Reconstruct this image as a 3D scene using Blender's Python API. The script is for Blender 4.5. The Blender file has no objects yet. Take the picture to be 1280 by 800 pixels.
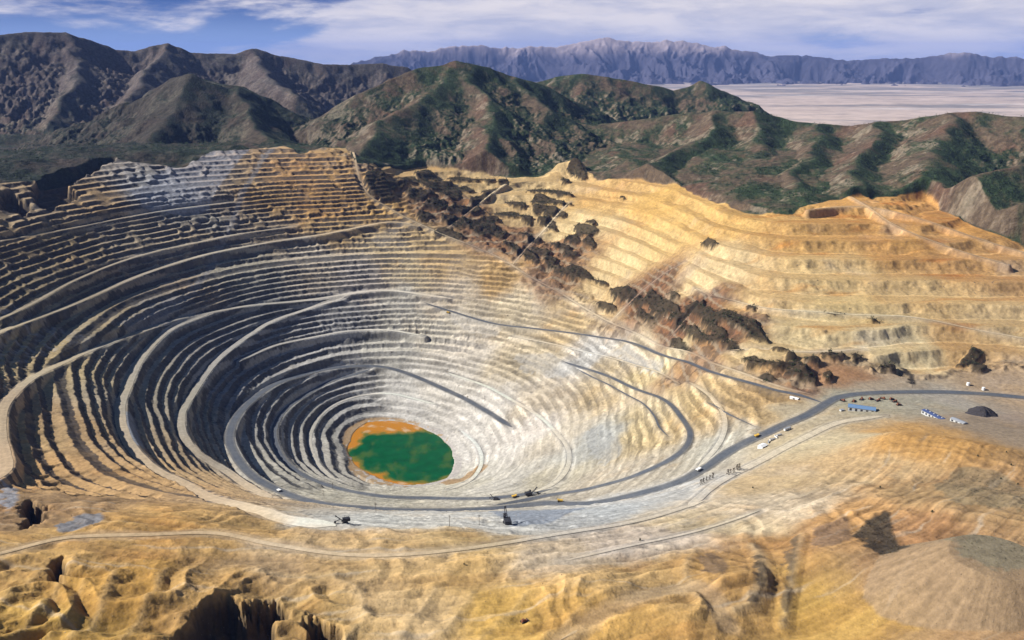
import bpy, math, random, time
import numpy as np
T0 = time.time()
random.seed(7)
rng = np.random.default_rng(11)
QUAL = 1.0                       # mesh density of the ground sheet
f4 = np.float32
scene = bpy.context.scene
COL = scene.collection

# ------------------------------------------------------------------ camera
HC = 1250.0
FPX = 1108.0
PITCH = math.radians(16.59)
cp, sp = math.cos(PITCH), math.sin(PITCH)
cam_d = bpy.data.cameras.new('camera')
cam_d.sensor_width = 36.0
cam_d.lens = FPX / 1280.0 * 36.0
cam_d.clip_start = 20.0
cam_d.clip_end = 200000.0
cam = bpy.data.objects.new('camera', cam_d)
COL.objects.link(cam)
cam.location = (0, 0, HC)
cam.rotation_euler = (math.pi / 2 - PITCH, 0, 0)
scene.camera = cam

def ray(u, v):
    a = (u - 640.0) / FPX
    b = (v - 400.0) / FPX
    return a, cp - b * sp, -sp - b * cp          # world direction of a viewing line
def ray_h(u, v):
    x, y, z = ray(u, v)
    h = math.hypot(x, y)
    return x / h, y / h, -z / h                  # unit azimuth, tangent of depression
def at_z(u, v, z):
    a, b, t = ray_h(u, v)
    r = (HC - z) / t
    return a * r, b * r, z

# ------------------------------------------------------------------ noise
_ang = rng.uniform(0, 2 * math.pi, 1024)
_GX, _GY = np.cos(_ang).astype(f4), np.sin(_ang).astype(f4)
def _hash(ix, iy, seed):
    h = ix.astype(np.uint32) * np.uint32(374761393) + iy.astype(np.uint32) * np.uint32(668265263) + np.uint32((seed * 974634721) & 0xffffffff)
    h ^= h >> np.uint32(13)
    h *= np.uint32(1274126177)
    h ^= h >> np.uint32(16)
    return (h & np.uint32(1023)).astype(np.int32)
def gnoise(x, y, seed=0):
    x = np.asarray(x, f4); y = np.asarray(y, f4)
    fx = np.floor(x); fy = np.floor(y)
    ix = fx.astype(np.int64); iy = fy.astype(np.int64)
    dx = x - fx; dy = y - fy
    sx = dx * dx * dx * (dx * (dx * 6 - 15) + 10)
    sy = dy * dy * dy * (dy * (dy * 6 - 15) + 10)
    def g(ox, oy):
        h = _hash(ix + ox, iy + oy, seed)
        return _GX[h] * (dx - ox) + _GY[h] * (dy - oy)
    a = g(0, 0); b = g(1, 0); c = g(0, 1); d = g(1, 1)
    ab = a + sx * (b - a); cd = c + sx * (d - c)
    return (ab + sy * (cd - ab)) * f4(1.5)
def fbm(x, y, scale, octv=4, seed=0, gain=0.5, sy=None):
    sy = sy or scale
    out = 0; amp = 1.0; s = 1.0; tot = 0
    for i in range(octv):
        out = out + f4(amp) * gnoise(x * f4(s / scale) + f4(17.3 * i), y * f4(s / sy) + f4(9.1 * i), seed + i)
        tot += amp; amp *= gain; s *= 2.03
    return out / f4(tot)
def ridged(x, y, scale, octv=4, seed=0, gain=0.5, sy=None):
    sy = sy or scale
    out = 0; amp = 1.0; s = 1.0; tot = 0
    for i in range(octv):
        n = 1 - np.abs(gnoise(x * f4(s / scale) + f4(11.7 * i), y * f4(s / sy) + f4(5.3 * i), seed + i)) * f4(1.6)
        out = out + f4(amp) * n
        tot += amp; amp *= gain; s *= 2.07
    return out / f4(tot)
def sstep(a, b, x):
    t = np.clip((x - a) / (b - a), 0, 1)
    return t * t * (3 - 2 * t)

# ------------------------------------------------------------------ sampled fields on a regular plan grid
class Field:
    def __init__(self, x0, y0, step, data):
        self.x0, self.y0, self.s, self.d = x0, y0, step, data
    def _uv(self, x, y, pad):
        h, w = self.d.shape[:2]
        u = np.clip((x - self.x0) / self.s, pad, w - 2.001 - pad)
        v = np.clip((y - self.y0) / self.s, pad, h - 2.001 - pad)
        iu = np.floor(u).astype(np.int64); iv = np.floor(v).astype(np.int64)
        return iu, iv, (u - iu).astype(f4), (v - iv).astype(f4)
    def lin(self, x, y):
        iu, iv, fu, fv = self._uv(x, y, 0)
        d = self.d
        if d.ndim == 3:
            fu = fu[..., None]; fv = fv[..., None]
        a = d[iv, iu] * (1 - fu) + d[iv, iu + 1] * fu
        b = d[iv + 1, iu] * (1 - fu) + d[iv + 1, iu + 1] * fu
        return a * (1 - fv) + b * fv
    def cub(self, x, y):
        iu, iv, fu, fv = self._uv(x, y, 1)
        def wts(t):
            t2 = t * t; t3 = t2 * t
            return (-.5 * t + t2 - .5 * t3, 1 - 2.5 * t2 + 1.5 * t3, .5 * t + 2 * t2 - 1.5 * t3, -.5 * t2 + .5 * t3)
        wu, wv = wts(fu), wts(fv)
        out = 0
        for j in range(4):
            row = 0
            for i in range(4):
                row = row + self.d[iv + j - 1, iu + i - 1] * wu[i]
            out = out + row * wv[j]
        return out

# ------------------------------------------------------------------ base shape of the mine: control heights
CTRL = []
def column(u, v0, z0, steps, show=False):
    """walk away from the viewer along one azimuth; every step gives a depression and the ground slope in degrees"""
    a, b, t = ray_h(u, v0)
    r = (HC - z0) / t; z = z0
    CTRL.append((a * r, b * r, z))
    for v, s in steps:
        a, b, t = ray_h(u, v)
        m = math.tan(math.radians(s))
        r2 = (HC - z + r * m) / (t + m)
        z = z + (r2 - r) * m
        r = r2
        CTRL.append((a * r, b * r, z))
        if show: print('col', u, v, round(z), round(r))
def pts(*l):
    for u, v, z in l: CTRL.append(at_z(u, v, z))
SH = False
# walls seen across the pit: a funnel that rises from the lake shore, steeper to the left and the far side
SHORE_PX = [(440, 572), (439, 552), (446, 538), (460, 528), (485, 526), (510, 530), (535, 540), (555, 553), (565, 570), (566, 584), (558, 597), (535, 604), (505, 606), (485, 603), (470, 598), (455, 590)]
SH_XY = np.array([at_z(u, v, 0)[:2] for u, v in SHORE_PX])
SH_XY = np.concatenate([SH_XY * (1 - k) + np.roll(SH_XY, -1, 0) * k for k in np.linspace(0, 1, 12, endpoint=False)])
SH_C = SH_XY.mean(0)
def funnel(x, y):
    d = np.sqrt(((SH_XY - np.array([x, y])) ** 2).sum(1)).min()
    east = math.cos(math.atan2(y - SH_C[1], x - SH_C[0]))          # 1 towards +X
    m = .565 - .05 * max(0.0, min(1.0, (east + .25) / 1.0))
    return .36 * min(d, 120) + m * max(0, min(d, 1100) - 120) + .46 * max(0, d - 1100)
def wall(u, v, lift=0.0):
    a, b, t = ray_h(u, v)
    rr = np.arange(1200.0, 6000, 10.0)
    dd = np.hypot(a * rr - SH_C[0], b * rr - SH_C[1])
    i0 = int(np.argmin(dd) * .9)
    for r in rr[i0:]:
        z = HC - r * t
        f = funnel(a * r, b * r)
        if z <= f: return (a * r, b * r, z) if z > f - 25 else None
    return None
def walls(u, vs):
    for v in vs:
        p = wall(u, v)
        if p:
            CTRL.append(p)
            if SH: print('wall', u, v, [round(q) for q in p])
        else: print('no wall', u, v)
walls(-200, (300, 340, 380, 430, 480, 530))
walls(0, (250, 280, 320, 360, 400, 440, 480, 520, 560))
walls(65, (240, 280, 320, 360, 400, 440, 480, 520, 560))
walls(130, (235, 280, 320, 360, 400, 440, 480, 520, 560))
walls(200, (225, 260, 300, 350, 400, 440, 480, 520, 560))
walls(285, (220, 260, 300, 350, 400, 440, 480, 520, 560))
walls(360, (205, 250, 300, 350, 400, 440, 470, 510, 550))
walls(440, (200, 250, 300, 350, 400, 440, 475, 510))
walls(503, (290, 320, 360, 400, 440, 480, 510))
walls(560, (310, 360, 400, 440, 480, 520, 550))
walls(620, (330, 380, 420, 460, 500, 540))
walls(690, (370, 410, 450, 490, 530))
walls(760, (410, 440, 480, 520))
walls(820, (440, 470, 500))
def from_wall(u, v, steps):
    column(u, v, wall(u, v)[2], steps, SH)
from_wall(503, 290, [(240, 19), (212, 15), (200, 3)])
from_wall(560, 310, [(260, 18), (230, 16), (210, 9)])
from_wall(620, 330, [(280, 17), (240, 16), (218, 12)])
from_wall(690, 370, [(330, 16), (290, 16), (240, 16), (215, 10)])
from_wall(760, 410, [(350, 17), (300, 17), (250, 17), (222, 10)])
column(900, 545, 365, [(500, 5), (468, 8), (455, 4), (420, 13), (380, 14), (320, 16), (270, 17), (246, 8)], SH)
column(1030, 500, 415, [(470, 7), (430, 12), (390, 14), (340, 15), (290, 16), (262, 14), (247, 3)], SH)
column(1150, 490, 415, [(465, 6), (430, 14), (380, 15), (320, 16), (270, 14), (250, 3)], SH)
column(1275, 497, 410, [(465, 8), (430, 14), (380, 15), (330, 15), (305, 8)], SH)
column(1480, 500, 410, [(430, 12), (330, 14), (300, 6)], SH)
# pond and near wall
pts((440, 560, -2), (453, 532, -2), (500, 529, -2), (545, 543, -2), (567, 578, -2), (545, 601, -2), (490, 604, -2), (452, 597, -2), (505, 565, -4),
    (340, 612, 205), (60, 600, 490), (120, 612, 490), (200, 620, 455),
    (420, 628, 214), (500, 637, 236), (600, 637, 252), (680, 630, 270), (740, 629, 292), (800, 617, 325), (860, 598, 358), (940, 562, 395),
    (470, 615, 110), (560, 618, 105), (620, 612, 130), (690, 612, 185), (865, 545, 322), (650, 570, 95), (625, 595, 85), (700, 590, 165), (760, 585, 230), (800, 565, 275), (740, 550, 205),
    (250, 640, 545), (330, 655, 548), (430, 663, 545), (520, 668, 540), (600, 667, 535), (680, 662, 520), (760, 650, 490), (830, 632, 455), (900, 605, 432), (970, 570, 425), (1040, 528, 425))
# foreground
pts((-150, 640, 590), (0, 650, 580), (60, 655, 575), (150, 650, 572), (0, 720, 610), (0, 800, 630), (-200, 800, 650), (120, 700, 600), (120, 800, 622), (250, 690, 580), (250, 735, 600), (250, 800, 605),
    (380, 720, 572), (380, 800, 590), (500, 700, 560), (500, 760, 575), (500, 800, 585), (640, 690, 552), (640, 750, 575), (640, 800, 590), (760, 670, 530), (770, 720, 570), (770, 800, 590),
    (870, 650, 515), (880, 690, 560), (880, 800, 585), (960, 610, 475), (960, 660, 545), (960, 800, 575), (1040, 570, 470), (1040, 640, 555), (1040, 720, 575), (1040, 800, 570),
    (1100, 530, 445), (1130, 560, 500), (1130, 640, 560), (1130, 720, 590), (1180, 525, 460), (1250, 560, 490), (1250, 620, 550), (1250, 700, 590), (1200, 800, 610), (1280, 800, 620),
    (1450, 560, 480), (1450, 650, 580), (1450, 800, 640), (300, 900, 620), (640, 920, 600), (1000, 920, 590), (-100, 950, 660), (1400, 950, 650))
for x, y in ((-3500, 4600), (-2500, 5200), (-1000, 5400), (600, 5000), (2000, 4300), (3500, 3800), (-3600, 2500), (3600, 2500), (-2600, 1200), (2600, 1200), (-900, 200), (0, 200), (900, 200)):
    CTRL.append((x, y, 760 if y > 3000 else (800 if x < -3000 else 640)))
C = np.array(CTRL)
def tps_fit(P, lam):
    n = len(P)
    X = P[:, :2] / 1000.0
    d2 = ((X[:, None] - X[None]) ** 2).sum(-1)
    K = 0.5 * d2 * np.log(d2 + 1e-9) + lam * np.eye(n)
    Q = np.c_[np.ones(n), X]
    A = np.block([[K, Q], [Q.T, np.zeros((3, 3))]])
    w = np.linalg.solve(A, np.r_[P[:, 2], np.zeros(3)])
    def ev(x, y):
        x = x / 1000.0; y = y / 1000.0
        out = w[n] + w[n + 1] * x + w[n + 2] * y
        for i in range(n):
            q = (x - X[i, 0]) ** 2 + (y - X[i, 1]) ** 2
            out = out + w[i] * 0.5 * q * np.log(q + 1e-9)
        return out
    return ev
tps = tps_fit(C, 0.004)
GX = np.arange(-4600, 4601, 25.0); GY = np.arange(0, 6601, 25.0)
gx, gy = np.meshgrid(GX, GY)
gz = np.clip(tps(gx, gy), -30, 900)
BASE = Field(-4600, 0, 25.0, gz.astype(f4))
print('tps', len(C), round(time.time() - T0, 1))

def hit(u, v, far=6400.0):
    """where the viewing line through (u, v) meets the mine's base surface"""
    a, b, t = ray_h(u, v)
    r = np.arange(500.0, far, 4.0)
    d = HC - r * t - BASE.cub(a * r, b * r)
    k = np.nonzero(d < 0)[0]
    if len(k) == 0:
        rr = far
    elif k[0] == 0:
        rr = r[0]
    else:
        i = k[0]; rr = r[i - 1] + 4.0 * d[i - 1] / (d[i - 1] - d[i])
    return a * rr, b * rr
def hits(l): return [hit(*p) for p in l]

# ------------------------------------------------------------------ plan-view attributes: colour, bench strength, dump lifts, roughness
def lin(c):
    c = np.asarray(c, float) / 255.0
    return np.where(c <= .04045, c / 12.92, ((c + .055) / 1.055) ** 2.4)
# (u, v, r, g, b, bench, dump, rough)
S = []
def smp(bench, dump, rough, *l):
    for u, v, r, g, b in l: S.append((u, v, r, g, b, bench, dump, rough))
# upper left wall
smp(1, 0, .5, (20, 262, 165, 145, 110), (110, 250, 178, 150, 105), (215, 240, 160, 161, 166), (245, 262, 166, 160, 150), (284, 228, 168, 150, 122), (272, 250, 168, 152, 126), (310, 232, 178, 150, 104), (370, 225, 184, 144, 88), (430, 240, 192, 152, 92),
    (0, 300, 160, 138, 98), (80, 300, 158, 138, 98), (160, 300, 165, 150, 120), (250, 295, 178, 160, 126), (330, 280, 166, 148, 116), (420, 285, 190, 160, 105), (470, 265, 198, 160, 92), (330, 250, 186, 150, 92), (400, 260, 192, 150, 86))
smp(1, 0, .35, (0, 370, 150, 134, 98), (90, 360, 150, 134, 100), (200, 340, 158, 144, 118), (300, 335, 165, 158, 142), (400, 325, 186, 174, 148), (480, 310, 204, 182, 134), (20, 420, 178, 158, 110), (450, 350, 192, 182, 164),
    (50, 450, 178, 158, 112), (150, 440, 160, 152, 138), (250, 420, 156, 152, 146), (350, 400, 158, 156, 154), (430, 400, 172, 170, 170), (120, 400, 160, 146, 112), (330, 360, 162, 158, 150),
    (20, 530, 176, 148, 100), (90, 530, 170, 142, 98), (60, 580, 192, 154, 98), (130, 590, 190, 154, 100), (200, 520, 156, 146, 122), (300, 440, 148, 148, 150), (300, 500, 140, 140, 142), (240, 500, 150, 144, 130), (170, 540, 172, 152, 116), (230, 590, 190, 160, 112),
    (380, 520, 160, 159, 154), (330, 540, 156, 154, 150), (400, 570, 176, 172, 164), (420, 500, 166, 165, 164), (360, 590, 172, 168, 158), (430, 470, 178, 176, 174))
# far right wall, weathered
smp(.45, 0, .8, (620, 345, 208, 172, 110), (640, 385, 214, 198, 160), (720, 400, 218, 192, 140), 
    (660, 450, 216, 200, 162), (720, 450, 208, 206, 204), (760, 490, 208, 186, 140), (820, 460, 216, 196, 144), (900, 490, 212, 182, 126), (960, 495, 208, 174, 116), (800, 530, 212, 192, 142), (860, 510, 212, 186, 130), (930, 530, 208, 178, 122), (690, 490, 210, 196, 166), (780, 450, 214, 194, 150),
    (600, 400, 214, 200, 168))
smp(.85, 0, .5, (520, 340, 208, 188, 142), (560, 322, 200, 170, 116), (560, 370, 210, 194, 162), (500, 380, 208, 202, 190), (540, 302, 202, 174, 120), (500, 430, 210, 206, 196), (575, 430, 216, 206, 182), (540, 410, 212, 204, 188))
smp(.35, 0, .55, (500, 490, 216, 213, 209), (550, 480, 214, 208, 200), (600, 520, 222, 217, 212), (640, 560, 222, 217, 212), (660, 540, 221, 213, 206), (580, 560, 220, 216, 212), (600, 590, 214, 210, 202), (560, 610, 206, 201, 186), (640, 600, 208, 204, 196), (700, 540, 206, 196, 170), (745, 550, 186, 187, 184), (450, 618, 198, 193, 178), (500, 515, 214, 211, 208),
    (760, 595, 200, 190, 164), (690, 600, 202, 194, 174), (820, 618, 206, 206, 206), (690, 645, 200, 202, 204), (560, 652, 219, 217, 211), (470, 650, 212, 212, 208), (900, 550, 198, 194, 182), (740, 638, 192, 196, 200), (620, 652, 218, 217, 213))
# near rim and foreground
smp(0, 0, .5, (30, 640, 178, 146, 100), (60, 685, 208, 168, 98), (200, 660, 208, 166, 94), (320, 660, 206, 170, 104), (150, 740, 204, 158, 76), (50, 770, 208, 168, 82), (330, 700, 212, 182, 132), (450, 690, 212, 178, 118), (560, 720, 208, 172, 106), (560, 680, 206, 176, 116), (270, 690, 208, 168, 100),
    (700, 690, 206, 186, 150), (820, 670, 208, 192, 166), (900, 650, 216, 196, 152), (1000, 600, 216, 190, 140), (960, 630, 218, 200, 164), (1080, 580, 212, 182, 130), (1040, 550, 208, 192, 150), (250, 760, 200, 160, 92), (400, 770, 198, 164, 100), (480, 760, 206, 176, 122),
    (1150, 560, 202, 156, 86), (1130, 540, 204, 160, 92), (1250, 610, 190, 150, 96), (1190, 630, 176, 146, 98), (1060, 650, 196, 152, 92), (1150, 680, 186, 142, 92), (750, 770, 212, 168, 88), (620, 770, 208, 168, 84), (880, 720, 192, 152, 88), (950, 720, 190, 150, 90), (1000, 690, 198, 152, 88), (800, 720, 212, 176, 112))
smp(0, 0, .12, (1010, 760, 208, 168, 84), (1080, 780, 206, 166, 86), (1130, 740, 186, 152, 106), (1220, 720, 166, 148, 112), (1270, 790, 172, 138, 96), (1150, 800, 176, 144, 100))
# dumps
smp(0, 1, .3, (520, 208, 216, 182, 116), (600, 225, 218, 186, 120), (650, 235, 222, 190, 124), (760, 240, 222, 178, 98), (850, 245, 226, 182, 96), (720, 290, 236, 208, 142), (820, 300, 226, 192, 118), (900, 330, 230, 202, 142), (860, 272, 230, 188, 102), (920, 265, 222, 178, 92), (1000, 290, 216, 168, 86),
    (1080, 256, 222, 168, 80), (1150, 262, 210, 154, 72), (1200, 320, 206, 158, 86), (1280, 345, 206, 162, 96), (1040, 330, 226, 192, 122), (1150, 370, 216, 182, 116), (1270, 405, 216, 186, 126), (950, 370, 226, 192, 126), (1000, 410, 226, 202, 142), (1120, 430, 226, 206, 152), (1210, 430, 206, 166, 100),
    (960, 440, 214, 188, 130), (780, 330, 232, 204, 140), (760, 380, 220, 190, 130), (1100, 300, 206, 156, 78), (1060, 390, 224, 196, 130), (650, 265, 218, 186, 122))
# remnant hillside
smp(0, .3, .9, (560, 262, 150, 112, 74), (600, 290, 152, 112, 76), (700, 312, 168, 124, 82), (690, 350, 170, 130, 88), (800, 370, 152, 108, 72), (860, 400, 140, 98, 64), (920, 415, 136, 96, 64), (990, 470, 156, 110, 72), (640, 300, 170, 128, 86), (880, 440, 176, 136, 88))
smp(0, 0, .25, (1070, 470, 178, 134, 90), (1080, 500, 176, 172, 152), (1150, 503, 180, 174, 158), (1280, 525, 172, 152, 126), (1240, 532, 166, 148, 120), (1180, 500, 176, 168, 148), (1000, 520, 200, 186, 150), (1100, 480, 186, 170, 140), (1260, 480, 186, 160, 122))
S = [(u, v, a, b * .985, c * (.945 if c > .86 * a else 1), *q) for u, v, a, b, c, *q in S]
P = np.array([hit(s[0], s[1]) + tuple(lin(s[2:5])) + tuple(s[5:]) for s in S])
AX = np.arange(-4000, 4001, 20.0); AY = np.arange(200, 6001, 20.0)
ax_, ay_ = np.meshgrid(AX, AY)
wx = ax_ + 95 * fbm(ax_, ay_, 240, 4, 71, .6); wy = ay_ + 95 * fbm(ax_, ay_, 240, 4, 75, .6)
num = 0; den = 1e-12
for p in P:
    # influence radius grows with the distance from the camera, where samples lie farther apart
    rr = 0.040 * math.hypot(p[0], p[1]) + 20
    q = ((wx - p[0]) ** 2 + (wy - p[1]) ** 2) / rr ** 2
    w = 1 / (q + .12) ** 2.6
    num = num + w[..., None] * p[2:]
    den = den + w
ATTR = Field(-4000, 200, 20.0, (num / den[..., None]).astype(f4))
print('attr', len(P), round(time.time() - T0, 1))

# ------------------------------------------------------------------ shapes given as outlines in plan
def poly_field(polys, x0, y0, x1, y1, step, grow=0):
    xs = np.arange(x0, x1 + 1, step); ys = np.arange(y0, y1 + 1, step)
    X, Y = np.meshgrid(xs, ys)
    out = np.zeros(X.shape, bool)
    for pl in polys:
        ins = np.zeros(X.shape, bool)
        n = len(pl)
        for i in range(n):
            xa, ya = pl[i]; xb, yb = pl[(i + 1) % n]
            if ya == yb: continue
            c = ((ya > Y) != (yb > Y)) & (X < (xb - xa) * (Y - ya) / (yb - ya) + xa)
            ins ^= c
        out |= ins
    d = out.astype(f4)
    k = 1
    for _ in range(2):
        d = (d + np.roll(d, 1, 0) + np.roll(d, -1, 0)) / 3; d = (d + np.roll(d, 1, 1) + np.roll(d, -1, 1)) / 3
    return Field(x0, y0, step, d)
EDGE = [(-140, 235), (-60, 228), (0, 226), (40, 223), (85, 214), (110, 203), (135, 195), (170, 201), (232, 206), (262, 187), (330, 183), (355, 180), (376, 192), (400, 184), (432, 184), (446, 205), (530, 204), (600, 212), (640, 216), (680, 214), (703, 207), (730, 206), (748, 221), (800, 221), (850, 229),
        (895, 246), (940, 259), (985, 263), (1020, 251), (1060, 244), (1165, 244), (1186, 262), (1232, 288), (1280, 304), (1360, 318), (1480, 330)]
E = hits(EDGE)
MINE = poly_field([E + [(4400, E[-1][1]), (4400, 0), (-4500, 0), (-4500, E[0][1])]], -4500, 0, 4500, 6200, 15.0)

# ------------------------------------------------------------------ haul roads
def catmull(pl, step):
    pl = np.array(pl, float)
    out = []
    n = len(pl)
    for i in range(n - 1):
        p0 = pl[max(i - 1, 0)]; p1 = pl[i]; p2 = pl[i + 1]; p3 = pl[min(i + 2, n - 1)]
        m = max(2, int(np.linalg.norm((p2 - p1)[:2]) / step))
        for k in range(m):
            t = k / m
            out.append(.5 * ((2 * p1) + (-p0 + p2) * t + (2 * p0 - 5 * p1 + 4 * p2 - p3) * t * t + (-p0 + 3 * p1 - 3 * p2 + p3) * t ** 3))
    out.append(pl[-1])
    return np.array(out)
def smooth1(a, k):
    if k < 2: return a
    pad = np.r_[np.full(k, a[0]) + (a[0] - a[1:k + 1][::-1]), a, np.full(k, a[-1]) + (a[-1] - a[-k - 1:-1][::-1])]
    w = np.hanning(2 * k + 1); w /= w.sum()
    return np.convolve(pad, w, 'same')[k:-k]
ROADS = []
def road(kind, width, pl, smooth=14):
    w = hits(pl)
    c = catmull(w, 6.0)
    z = BASE.cub(c[:, 0], c[:, 1])
    k = min(smooth, len(z) // 3)
    z = smooth1(z, k)
    c = np.c_[smooth1(c[:, 0], 4), smooth1(c[:, 1], 4), z]
    ROADS.append((kind, width, c))
road('haul', 27, [(1380, 512), (1280, 497), (1180, 490), (1090, 491), (1052, 495.5), (1037, 502), (1024, 510), (1008, 519), (982, 530), (957, 541.5), (930, 554), (904, 569), (877, 587), (848, 602), (800, 617), (740, 629), (680, 630), (620, 636), (540, 639), (460, 636), (400, 629), (350, 614), (315, 594), (295, 570), (287, 545), (300, 515), (335, 485), (380, 468), (425, 459), (475, 458), (520, 471), (570, 493), (610, 515), (640, 534)])
road('haul', 17, [(1030, 504), (1000, 494), (960, 485), (900, 468), (850, 450), (800, 432), (740, 420), (680, 412), (620, 405), (570, 391), (530, 378)])
road('haul', 17, [(705, 452), (760, 470), (820, 495), (852, 522), (863, 545), (848, 567), (800, 592), (740, 610), (680, 621), (610, 633)])
road('haul', 18, [(462, 462), (410, 478), (365, 505), (345, 530), (345, 555), (362, 582), (410, 607), (470, 619), (540, 623), (620, 622), (690, 611)])
road('dirt', 24, [(-60, 620), (5, 590), (0, 540), (10, 500), (60, 462), (130, 431), (200, 406), (260, 391), (330, 380), (420, 370), (490, 363), (560, 372)])
road('dirt', 26, [(262, 391), (212, 412), (178, 445), (157, 488), (150, 518), (160, 552), (190, 585), (240, 611), (330, 640), (420, 657)])
road('dirt', 22, [(430, 372), (385, 386), (330, 407), (272, 450), (236, 500), (226, 530), (242, 562), (290, 594), (340, 622)])
road('dirt', 22, [(-60, 440), (0, 415), (80, 385), (160, 350), (250, 320), (330, 304), (420, 290), (490, 277), (520, 283)])
road('dirt', 16, [(-60, 316), (0, 301), (100, 283), (200, 264), (290, 252)])
road('dirt', 14, [(0, 398), (90, 352), (180, 318), (280, 296), (370, 282)])
road('dirt', 16, [(300, 450), (350, 430), (420, 416), (480, 412), (530, 420)])
road('dirt', 9, [(-60, 706), (0, 692), (80, 673), (180, 668), (270, 667), (340, 680), (430, 693), (520, 692), (620, 680), (720, 664), (800, 650), (880, 626)])
road('dirt', 16, [(860, 634), (900, 602), (960, 571), (1010, 545), (1050, 528), (1105, 520)])
road('dirt', 10, [(440, 186), (450, 225), (490, 262), (540, 287), (600, 311), (650, 338), (710, 372), (780, 410), (850, 437), (900, 457), (960, 478), (1015, 493)])
road('dirt', 9, [(870, 360), (900, 372), (960, 385), (1050, 392), (1140, 396), (1220, 412), (1290, 425)])
road('dirt', 8, [(1010, 262), (1080, 258), (1140, 270), (1200, 290), (1290, 318)])
road('dirt', 8, [(1064, 246), (1090, 262), (1120, 282), (1190, 310), (1260, 330)])
road('dirt', 5, [(700, 702), (780, 684), (870, 664), (950, 638)])
road('dirt', 7, [(640, 332), (666, 302), (690, 276), (712, 252)])
road('dirt', 8, [(768, 398), (800, 366), (830, 342), (856, 326)])
road('dirt', 8, [(836, 424), (866, 390), (896, 362)])
road('dirt', 7, [(560, 285), (590, 262), (612, 244), (632, 230)])
road('dirt', 7, [(900, 440), (950, 436), (1010, 440), (1080, 436)])
road('haul', 7, [(722, 462), (765, 483), (800, 502), (818, 520), (824, 534), (836, 546)])  # shadowed scarp, its shade painted as a narrow dark road ribbon
road('haul', 6, [(884, 503), (905, 514), (930, 527), (946, 534)])  # narrow dark line on the wall, drawn with the road ribbon
road('dirt', 12, [(862, 478), (893, 500), (906, 525), (900, 552), (872, 585)])
road('dirt', 13, [(560, 466), (615, 486), (668, 516), (700, 546), (712, 572), (698, 600), (660, 618)])
road('dirt', 12, [(576, 538), (596, 556), (602, 578), (588, 600), (560, 612)])
road('dirt', 12, [(420, 600), (395, 575), (388, 545), (405, 515), (440, 497), (490, 492), (545, 505)])
road('dirt', 9, [(640, 420), (700, 432), (760, 446), (815, 462), (850, 480)])
road('dirt', 7, [(700, 800), (770, 762), (830, 742), (880, 745), (910, 790)])
RX0, RY0, RS = -2600, 500, 4.0
RW, RH = 1400, 1150
rd = np.full((RH, RW), 200.0, f4); rz = np.zeros((RH, RW), f4); rwid = np.full((RH, RW), 10.0, f4)
for kind, width, c in ROADS:
    R = int(70 / RS)
    for x, y, z in c:
        iu = int(round((x - RX0) / RS)); iv = int(round((y - RY0) / RS))
        u0, u1, v0, v1 = max(iu - R, 0), min(iu + R + 1, RW), max(iv - R, 0), min(iv + R + 1, RH)
        if u0 >= u1 or v0 >= v1: continue
        xx = RX0 + RS * np.arange(u0, u1)[None] - x; yy = RY0 + RS * np.arange(v0, v1)[:, None] - y
        d = np.sqrt(xx * xx + yy * yy) - width / 2
        sl = (slice(v0, v1), slice(u0, u1))
        m = d < rd[sl]
        rd[sl] = np.where(m, d, rd[sl]); rz[sl] = np.where(m, z, rz[sl]); rwid[sl] = np.where(m, width, rwid[sl])
for _ in range(3):                        # soften the seams between road samples
    rz = (rz + np.roll(rz, 1, 0) + np.roll(rz, -1, 0) + np.roll(rz, 1, 1) + np.roll(rz, -1, 1)) / 5
RD = Field(RX0, RY0, RS, rd); RZ = Field(RX0, RY0, RS, rz)
print('roads', round(time.time() - T0, 1))

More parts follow.
